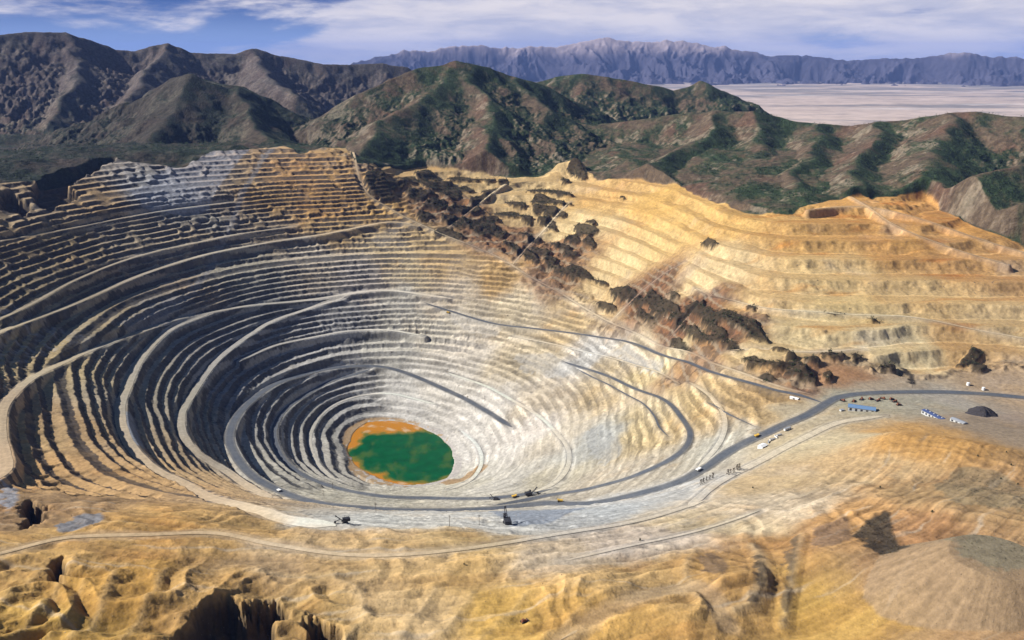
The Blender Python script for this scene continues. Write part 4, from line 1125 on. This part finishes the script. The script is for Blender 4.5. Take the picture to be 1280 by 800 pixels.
t = shed('field_shed', 9, 7, 4, 1.2, PALE, GREYR, 1); put(t, 1052, 514, 20, .3); tag(t, 'small grey roofed shed at the left end of the blue roofed workshop', 'shed')
def make_trailer(L_):
    t = thing('site_trailer')
    m = MB(); m.box(-L_ / 2, L_ / 2, -1.6, 1.6, .7, 3.9, .05, .05); m.build('body', WHITE, t)
    m = MB(); m.box(-L_ / 2 - .15, L_ / 2 + .15, -1.75, 1.75, 3.92, 4.15); m.build('roof', GREYR, t)
    for i in range(3):
        m = MB(); x = -L_ / 2 + L_ * (i + .5) / 3; m.box(x - .8, x + .8, -1.66, -1.5, 1.9, 3.0); m.build('window', GLASS, t)
    for x in (-L_ * .3, L_ * .3):
        for y in (-1.2, 1.2):
            m = MB(); m.cyl((x, y - .2, .5), (x, y + .2, .5), .5, .5, 12); m.build('wheel', BLACK, t)
    return t
tl0 = make_trailer(15)
for i, (u, v, k, hd, lab) in enumerate(((960.5, 553.5, .9, 70, 'white site trailer next to the white site office'), (965.5, 550.5, 1.0, 25, 'white site trailer second from the site office in the row by the dark road'),
        (970, 547.5, .8, 100, 'small white site trailer parked crosswise in the middle of the row'), (974, 544.5, .9, 25, 'white site trailer past the crosswise one in the row by the dark road'), (984, 538, 1.45, heading(978, 541, 992, 535), 'longest white site trailer at the upper end of the row by the dark road'))):
    o = tl0 if i == 0 else copy_tree(tl0)
    put(o, u, v, hd, .1, k); tag(o, lab, 'trailer', 'white site trailers by the dark road')
def make_tank():
    t = thing('storage_tank')
    m = MB(); m.cyl((0, 0, -1), (0, 0, 9), 5, 5, 24); m.build('shell', WHITE, t)
    m = MB(); m.cyl((0, 0, 9.02), (0, 0, 10.2), 5.1, .6, 24); m.build('roof', WHITE, t)
    m = MB(); m.bar((5.2, -.4, 0), (5.2, -.4, 10), .1); m.bar((5.2, .4, 0), (5.2, .4, 10), .1)
    for q in range(12): m.bar((5.2, -.4, .6 + q * .75), (5.2, .4, .6 + q * .75), .07)
    m.build('ladder', DARK, t)
    return t
tk0 = make_tank(); put(tk0, 1210, 482, 0, .3, .85); tag(tk0, 'white storage tank above the dark road, left one of two', 'tank', 'white tanks above the road')
o = copy_tree(tk0); put(o, 1229, 488, 0, .3, .8); tag(o, 'white storage tank close to the dark road, right one of two', 'tank', 'white tanks above the road')

# ---- utility poles
def make_pole():
    t = thing('utility_pole')
    m = MB(); m.cyl((0, 0, -1), (0, 0, 20), .45, .28, 8); m.build('post', WOOD, t)
    for z in (18.6, 16.6):
        m = MB(); m.box(-2.6, 2.6, -.18, .18, z, z + .36); a = m.build('crossarm', WOOD, t)
        m = MB()
        for x in (-2.3, -1.1, 1.1, 2.3): m.cyl((x, 0, z + .37), (x, 0, z + .9), .14, .1, 6)
        m.build('insulator', PALE, a)
    return t
po0 = make_pole()
for i, (u, v) in enumerate(((416, 612), (405, 622), (594, 515), (606, 501), (579, 499), (562, 658), (599, 657), (470, 641), (690, 470), (780, 455), (1040, 486), (1140, 486))):
    o = po0 if i == 0 else copy_tree(po0)
    put(o, u, v, random.uniform(-30, 30), .2, 1.0); tag(o, 'thin dark wooden power pole on a pale mine bench', 'power pole', 'power poles across the pit')

# ---- dark stockpile
def heap(name, u, v, rx, ry, h, m, label, cat, rot=0):
    x, y, z = seen(u, v)
    n, k = 40, 16
    vs = [(0, 0, h)]
    for i in range(1, k + 1):
        for j in range(n):
            a = 2 * math.pi * j / n; t = i / k
            q = 1 + .22 * math.sin(2 * a + 1) + .10 * math.sin(5 * a)
            px, py = rx * t * q * math.cos(a), ry * t * q * math.sin(a)
            pz = h * (1 - t ** 1.3) + (1.6 * math.sin(7 * a + 9 * t) + random.uniform(-1, 1)) * t * (1 - t) * 2
            vs.append((px, py, pz if i < k else -6))
    fs = [(0, 1 + j, 1 + (j + 1) % n) for j in range(n)]
    for i in range(k - 1):
        for j in range(n):
            a = 1 + i * n + j; b = 1 + i * n + (j + 1) % n
            fs.append((a, a + n, b + n, b))
    mb = MB(); mb.v = vs; mb.f = fs
    o = mb.build(name, m); o.location = (x, y, z - 1.5); o.rotation_euler = (0, 0, math.radians(rot)); tag(o, label, cat)
COAL = earth_mat('black_ore', 5, 2, 1.2, .4); 
_n = COAL.node_tree; _a = _n.nodes['Attribute']
for l in list(_n.links):
    if l.from_node == _a: _n.links.remove(l)
for nd in _n.nodes:
    if nd.type == 'VECT_MATH': nd.inputs[0].default_value = (.045, .04, .042)
heap('stockpile', 1227, 518, 37, 44, 22, COAL, 'black rock stockpile on the brown flat below the dark road', 'stockpile', 20)

# ---- shrubs: leaf clumps
def shrub_geo(cx, cy, cz, r, h, n, vs, fs):
    for _ in range(n):
        a = random.uniform(0, 6.283); q = math.sqrt(random.random()) * r; z = random.random() ** .8 * h
        k = 1 - .6 * (z / h)
        x0, y0, z0 = cx + math.cos(a) * q * k, cy + math.sin(a) * q * k, cz + z
        s = r * random.uniform(.25, .55)
        b = len(vs)
        for __ in range(3):
            vs.append((x0 + random.gauss(0, s * .6), y0 + random.gauss(0, s * .6), z0 + random.gauss(0, s * .5)))
        fs.append((b, b + 1, b + 2))
def inside(pl, x, y):
    c = False; n = len(pl)
    for i in range(n):
        xa, ya = pl[i]; xb, yb = pl[(i + 1) % n]
        if (ya > y) != (yb > y) and x < (xb - xa) * (y - ya) / (yb - ya) + xa: c = not c
    return c
def scatter(name, polys, spacing, r0, r1, mat, n=16):
    vs, fs = [], []
    for pl in polys:
        p = np.array(pl); x0, y0 = p.min(0); x1, y1 = p.max(0)
        for _ in range(int((x1 - x0) * (y1 - y0) / spacing ** 2) + 2):
            x, y = random.uniform(x0, x1), random.uniform(y0, y1)
            if not inside(pl, x, y): continue
            r = random.uniform(r0, r1)
            shrub_geo(x, y, surf(x, y) - .5, r, r * random.uniform(1.0, 1.7), n, vs, fs)
    me = bpy.data.meshes.new(name); me.from_pydata(vs, [], fs); me.materials.append(mat)
    o = bpy.data.objects.new(name, me); o['kind'] = 'stuff'; COL.objects.link(o)
    return o
o = scatter('scrub', SCRUB_PL, 12, 2.5, 6.5, LEAF); tag(o, 'dark scrub covering the old hillside left between the tan dumps', 'scrub')
o = scatter('scrub', [hits([(1062, 672), (1085, 650), (1112, 640), (1116, 668), (1136, 698), (1108, 706), (1085, 690)])], 5, .8, 2.0, LEAF2); tag(o, 'dark brown scrub on the triangular slope among the bare tan hills', 'scrub')
o = scatter('scrub', [hits([(1200, 690), (1280, 690), (1330, 705), (1330, 735), (1250, 748), (1200, 736), (1178, 716)]), hits([(1180, 606), (1210, 592), (1250, 600), (1290, 622), (1290, 650), (1235, 648), (1200, 636)])], 8, .5, 1.3, LEAF); tag(o, 'thin green scrub dotting the rounded tops of the tan mounds', 'scrub')
def woods():
    vs, fs = [], []
    ok = 0
    jj = np.nonzero(np.abs(np.degrees(A_)) < 33)[0]
    ii = np.nonzero((R_ > 3600) & (R_ < 7400))[0]
    I = rng.choice(ii, 60000); J = rng.choice(jj, 60000)
    for i, j in zip(I, J):
        if mine[i, j] > .1 or wet[i, j] < .55 or n2[i, j] < -.02: continue
        x, y, z = float(X[i, j]), float(Y[i, j]), float(Z[i, j])
        shrub_geo(x, y, z - 1, random.uniform(4, 8), random.uniform(6, 12), 9, vs, fs)
        ok += 1
        if ok > 16000: break
    me = bpy.data.meshes.new('woodland'); me.from_pydata(vs, [], fs); me.materials.append(flat_mat('oak_leaves', (.040, .066, .026), .9, .4, 60))
    o = bpy.data.objects.new('woodland', me); o['kind'] = 'stuff'; tag(o, 'green oak scrub and trees in the gullies of the hills', 'woodland'); COL.objects.link(o)
woods()
def make_bush(mat, tall):
    t = thing('bush')
    vs, fs = [], []
    shrub_geo(0, 0, .4, 3.2, 5.2 * tall, 90, vs, fs)
    m = MB(); m.v = vs; m.f = fs; m.build('foliage', mat, t)
    m = MB(); m.cyl((0, 0, -1), (.2, .1, 2.2 * tall), .4, .15, 6); m.build('trunk', WOOD, t)
    return t
bu0 = make_bush(LEAF, 1.0); bu1 = make_bush(LEAF2, 2.3)
for i, (u, v) in enumerate(((941, 611), (1258, 566), (1264, 582), (1251, 599), (1165, 641), (1272, 606), (800, 676), (580, 706), (1100, 610), (1222, 571))):
    o = bu0 if i == 0 else copy_tree(bu0)
    put(o, u, v, 37 * i, .2, random.uniform(.5, .8)); tag(o, 'lone dark bush on the bare tan hillside', 'bush', 'lone bushes on the bare hills')
for i, (u, v) in enumerate(((876, 606), (879, 604), (883, 602), (887, 600), (891, 598), (910, 594), (913, 592), (917, 591), (921, 588), (924, 587))):
    o = bu1 if i == 0 else copy_tree(bu1)
    put(o, u, v, 51 * i, .2, random.uniform(.7, 1.1)); tag(o, 'tall brown bush in the row along the bank under the dark road', 'bush', 'row of tall bushes under the dark road')

# ---- loose rock
def rocks():
    vs, fs = [], []
    tet = [(-1, -1, -.5), (1, -.8, -.5), (.1, 1.1, -.5), (.15, 0, .9), (-.6, .3, .6), (.7, -.2, .55)]
    for _ in range(9000):
        if random.random() < .55:
            u, v = random.uniform(-40, 1320), random.uniform(600, 830)
        else:
            u, v = random.uniform(380, 1300), random.uniform(330, 620)
        x, y, z = seen(u, v)
        d = math.hypot(x, y)
        if RD.lin(np.array([x]), np.array([y]))[0] < 3 or lake_r(np.array([x]), np.array([y]))[0] < 1.05: continue
        if float(MINE.lin(np.array([x]), np.array([y]))[0]) < .8: continue
        s = (.25 + .9 * random.random() ** 4) * d / 1500
        a = random.uniform(0, 6.283); c_, s_ = math.cos(a), math.sin(a)
        b = len(vs)
        for px, py, pz in tet:
            k = random.uniform(.7, 1.3)
            vs.append((x + s * k * (px * c_ - py * s_), y + s * k * (px * s_ + py * c_), z + s * (pz * random.uniform(.7, 1.2) + .2)))
        fs += [(b, b + 1, b + 5), (b + 1, b + 2, b + 5), (b + 2, b + 4, b + 3), (b, b + 4, b + 2), (b, b + 5, b + 3), (b, b + 3, b + 4), (b + 2, b + 3, b + 5)]
    me = bpy.data.meshes.new('rubble'); me.from_pydata(vs, [], fs); me.materials.append(flat_mat('loose_rock', (.25, .19, .12), .95, .5, 60))
    o = bpy.data.objects.new('rubble', me); o['kind'] = 'stuff'; tag(o, 'loose rocks scattered over the benches and dirt slopes', 'rubble'); COL.objects.link(o)
rocks()
print('things', round(time.time() - T0, 1))


# ------------------------------------------------------------------ light, sky, air
SUN_EL, SUN_AZ = 36.0, -88.0         # azimuth measured from the view direction (+Y) towards +X
se, sa = math.radians(SUN_EL), math.radians(SUN_AZ)
sd = bpy.data.lights.new('sun', 'SUN'); sd.energy = 4.6; sd.angle = math.radians(.5); sd.color = (1, .97, .92)
so = bpy.data.objects.new('sun', sd); COL.objects.link(so)
from mathutils import Vector
so.rotation_euler = Vector((math.sin(sa) * math.cos(se), math.cos(sa) * math.cos(se), math.sin(se))).to_track_quat('Z', 'Y').to_euler()
so.location = (-3000, 500, 4000)

w = bpy.data.worlds.new('World'); scene.world = w; w.use_nodes = True
nt = w.node_tree; N, L = nt.nodes, nt.links
bg = N['Background']
sky = N.new('ShaderNodeTexSky'); sky.sky_type = 'NISHITA'; sky.sun_disc = False
sky.sun_elevation = se; sky.sun_rotation = sa
sky.altitude = 2500; sky.air_density = 1.0; sky.dust_density = .3; sky.ozone_density = 2.0
tc = N.new('ShaderNodeTexCoord')
sep = N.new('ShaderNodeSeparateXYZ'); L.new(tc.outputs['Generated'], sep.inputs[0])
def math_n(op, a, b=None, c=None):
    n = N.new('ShaderNodeMath'); n.operation = op
    for i, v in enumerate((a, b, c)):
        if v is None: continue
        if isinstance(v, (int, float)): n.inputs[i].default_value = v
        else: L.new(v, n.inputs[i])
    return n.outputs[0]
def mapr(v, a, b, c=0.0, d=1.0):
    n = N.new('ShaderNodeMapRange'); n.interpolation_type = 'SMOOTHSTEP'
    L.new(v, n.inputs[0])
    for i, q in enumerate((a, b, c, d)): n.inputs[i + 1].default_value = q
    return n.outputs[0]
def mixc(f, a, b):
    n = N.new('ShaderNodeMix'); n.data_type = 'RGBA'
    if isinstance(f, float): n.inputs[0].default_value = f
    else: L.new(f, n.inputs[0])
    for i, v in ((6, a), (7, b)):
        if isinstance(v, tuple): n.inputs[i].default_value = (*v, 1)
        else: L.new(v, n.inputs[i])
    return n.outputs[2]
SKY_K = .85 / .05     # colours below are divided by the background strength
def sc(*c): return tuple(q * SKY_K for q in c)
# low band of clear sky: pale at the horizon, deep blue higher up
low_blue = mixc(mapr(sep.outputs[2], .0, .062), sc(.22, .32, .54), sc(.028, .078, .25))
base_sky = mixc(mapr(sep.outputs[2], .075, .15), low_blue, sky.outputs[0])
# thin cloud sheet far overhead: plan position where the direction meets it
px = math_n('ARCTAN2', sep.outputs[0], sep.outputs[1]); py = sep.outputs[2]
cmb = N.new('ShaderNodeCombineXYZ'); L.new(px, cmb.inputs[0]); L.new(py, cmb.inputs[1])
def cnoise(sx, sy, detail, rough, off, dist=0.0):
    mp = N.new('ShaderNodeMapping'); mp.inputs['Scale'].default_value = (sx, sy, 1); mp.inputs['Location'].default_value = (off, off * .7, 0)
    L.new(cmb.outputs[0], mp.inputs[0])
    n = N.new('ShaderNodeTexNoise'); n.inputs['Scale'].default_value = 1; n.inputs['Detail'].default_value = detail; n.inputs['Roughness'].default_value = rough; n.inputs['Distortion'].default_value = dist
    L.new(mp.outputs[0], n.inputs['Vector']); return n.outputs['Fac']
c1 = cnoise(2.6, 17, 7, .60, 3.1, .5)
c2 = cnoise(8, 46, 6, .62, 8.3, .3)
side = mapr(sep.outputs[0], -.42, -.02, -.015, .20)
cov = math_n('ADD', math_n('ADD', math_n('MULTIPLY', c1, .72), math_n('MULTIPLY', c2, .28)), side)
cm = math_n('MULTIPLY', mapr(cov, .50, .62), mapr(sep.outputs[2], .08, .13, 1.0, 0.0))
ccol = mixc(mapr(c2, .35, .65), sc(.44, .44, .52), sc(.68, .63, .62))
full = mixc(math_n('MULTIPLY', cm, .92), base_sky, ccol)
L.new(full, bg.inputs['Color'])
bg.inputs['Strength'].default_value = .05

hz_m = bpy.data.materials.new('air_haze'); hz_m.use_nodes = True
hn = hz_m.node_tree; hn.nodes.clear()
ho = hn.nodes.new('ShaderNodeOutputMaterial'); pv = hn.nodes.new('ShaderNodeVolumePrincipled')
pv.inputs['Color'].default_value = (.30, .45, 1, 1); pv.inputs['Density'].default_value = .9e-5; pv.inputs['Anisotropy'].default_value = 0
hn.links.new(pv.outputs[0], ho.inputs['Volume'])
def haze_box(x0, x1, y0, y1, z0, z1):
    vs = [(x, y, z) for z in (z0, z1) for y in (y0, y1) for x in (x0, x1)]
    fs = [(0, 2, 3, 1), (4, 5, 7, 6), (0, 1, 5, 4), (2, 6, 7, 3), (0, 4, 6, 2), (1, 3, 7, 5)]
    me = bpy.data.meshes.new('haze'); me.from_pydata(vs, [], fs); me.materials.append(hz_m)
    o = bpy.data.objects.new('haze', me); o['kind'] = 'stuff'; COL.objects.link(o)
haze_box(-112000, 112000, -1500, 112000, float(min(Z.min(), -60)) - 1, 2700)

scene.view_settings.view_transform = 'Standard'; scene.view_settings.look = 'None'
scene.view_settings.exposure = .7; scene.view_settings.gamma = 1
scene.render.engine = 'CYCLES'
scene.cycles.use_denoising = True
scene.cycles.max_bounces = 3; scene.cycles.diffuse_bounces = 1; scene.cycles.volume_bounces = 0
scene.cycles.use_adaptive_sampling = True
print('done', round(time.time() - T0, 1))
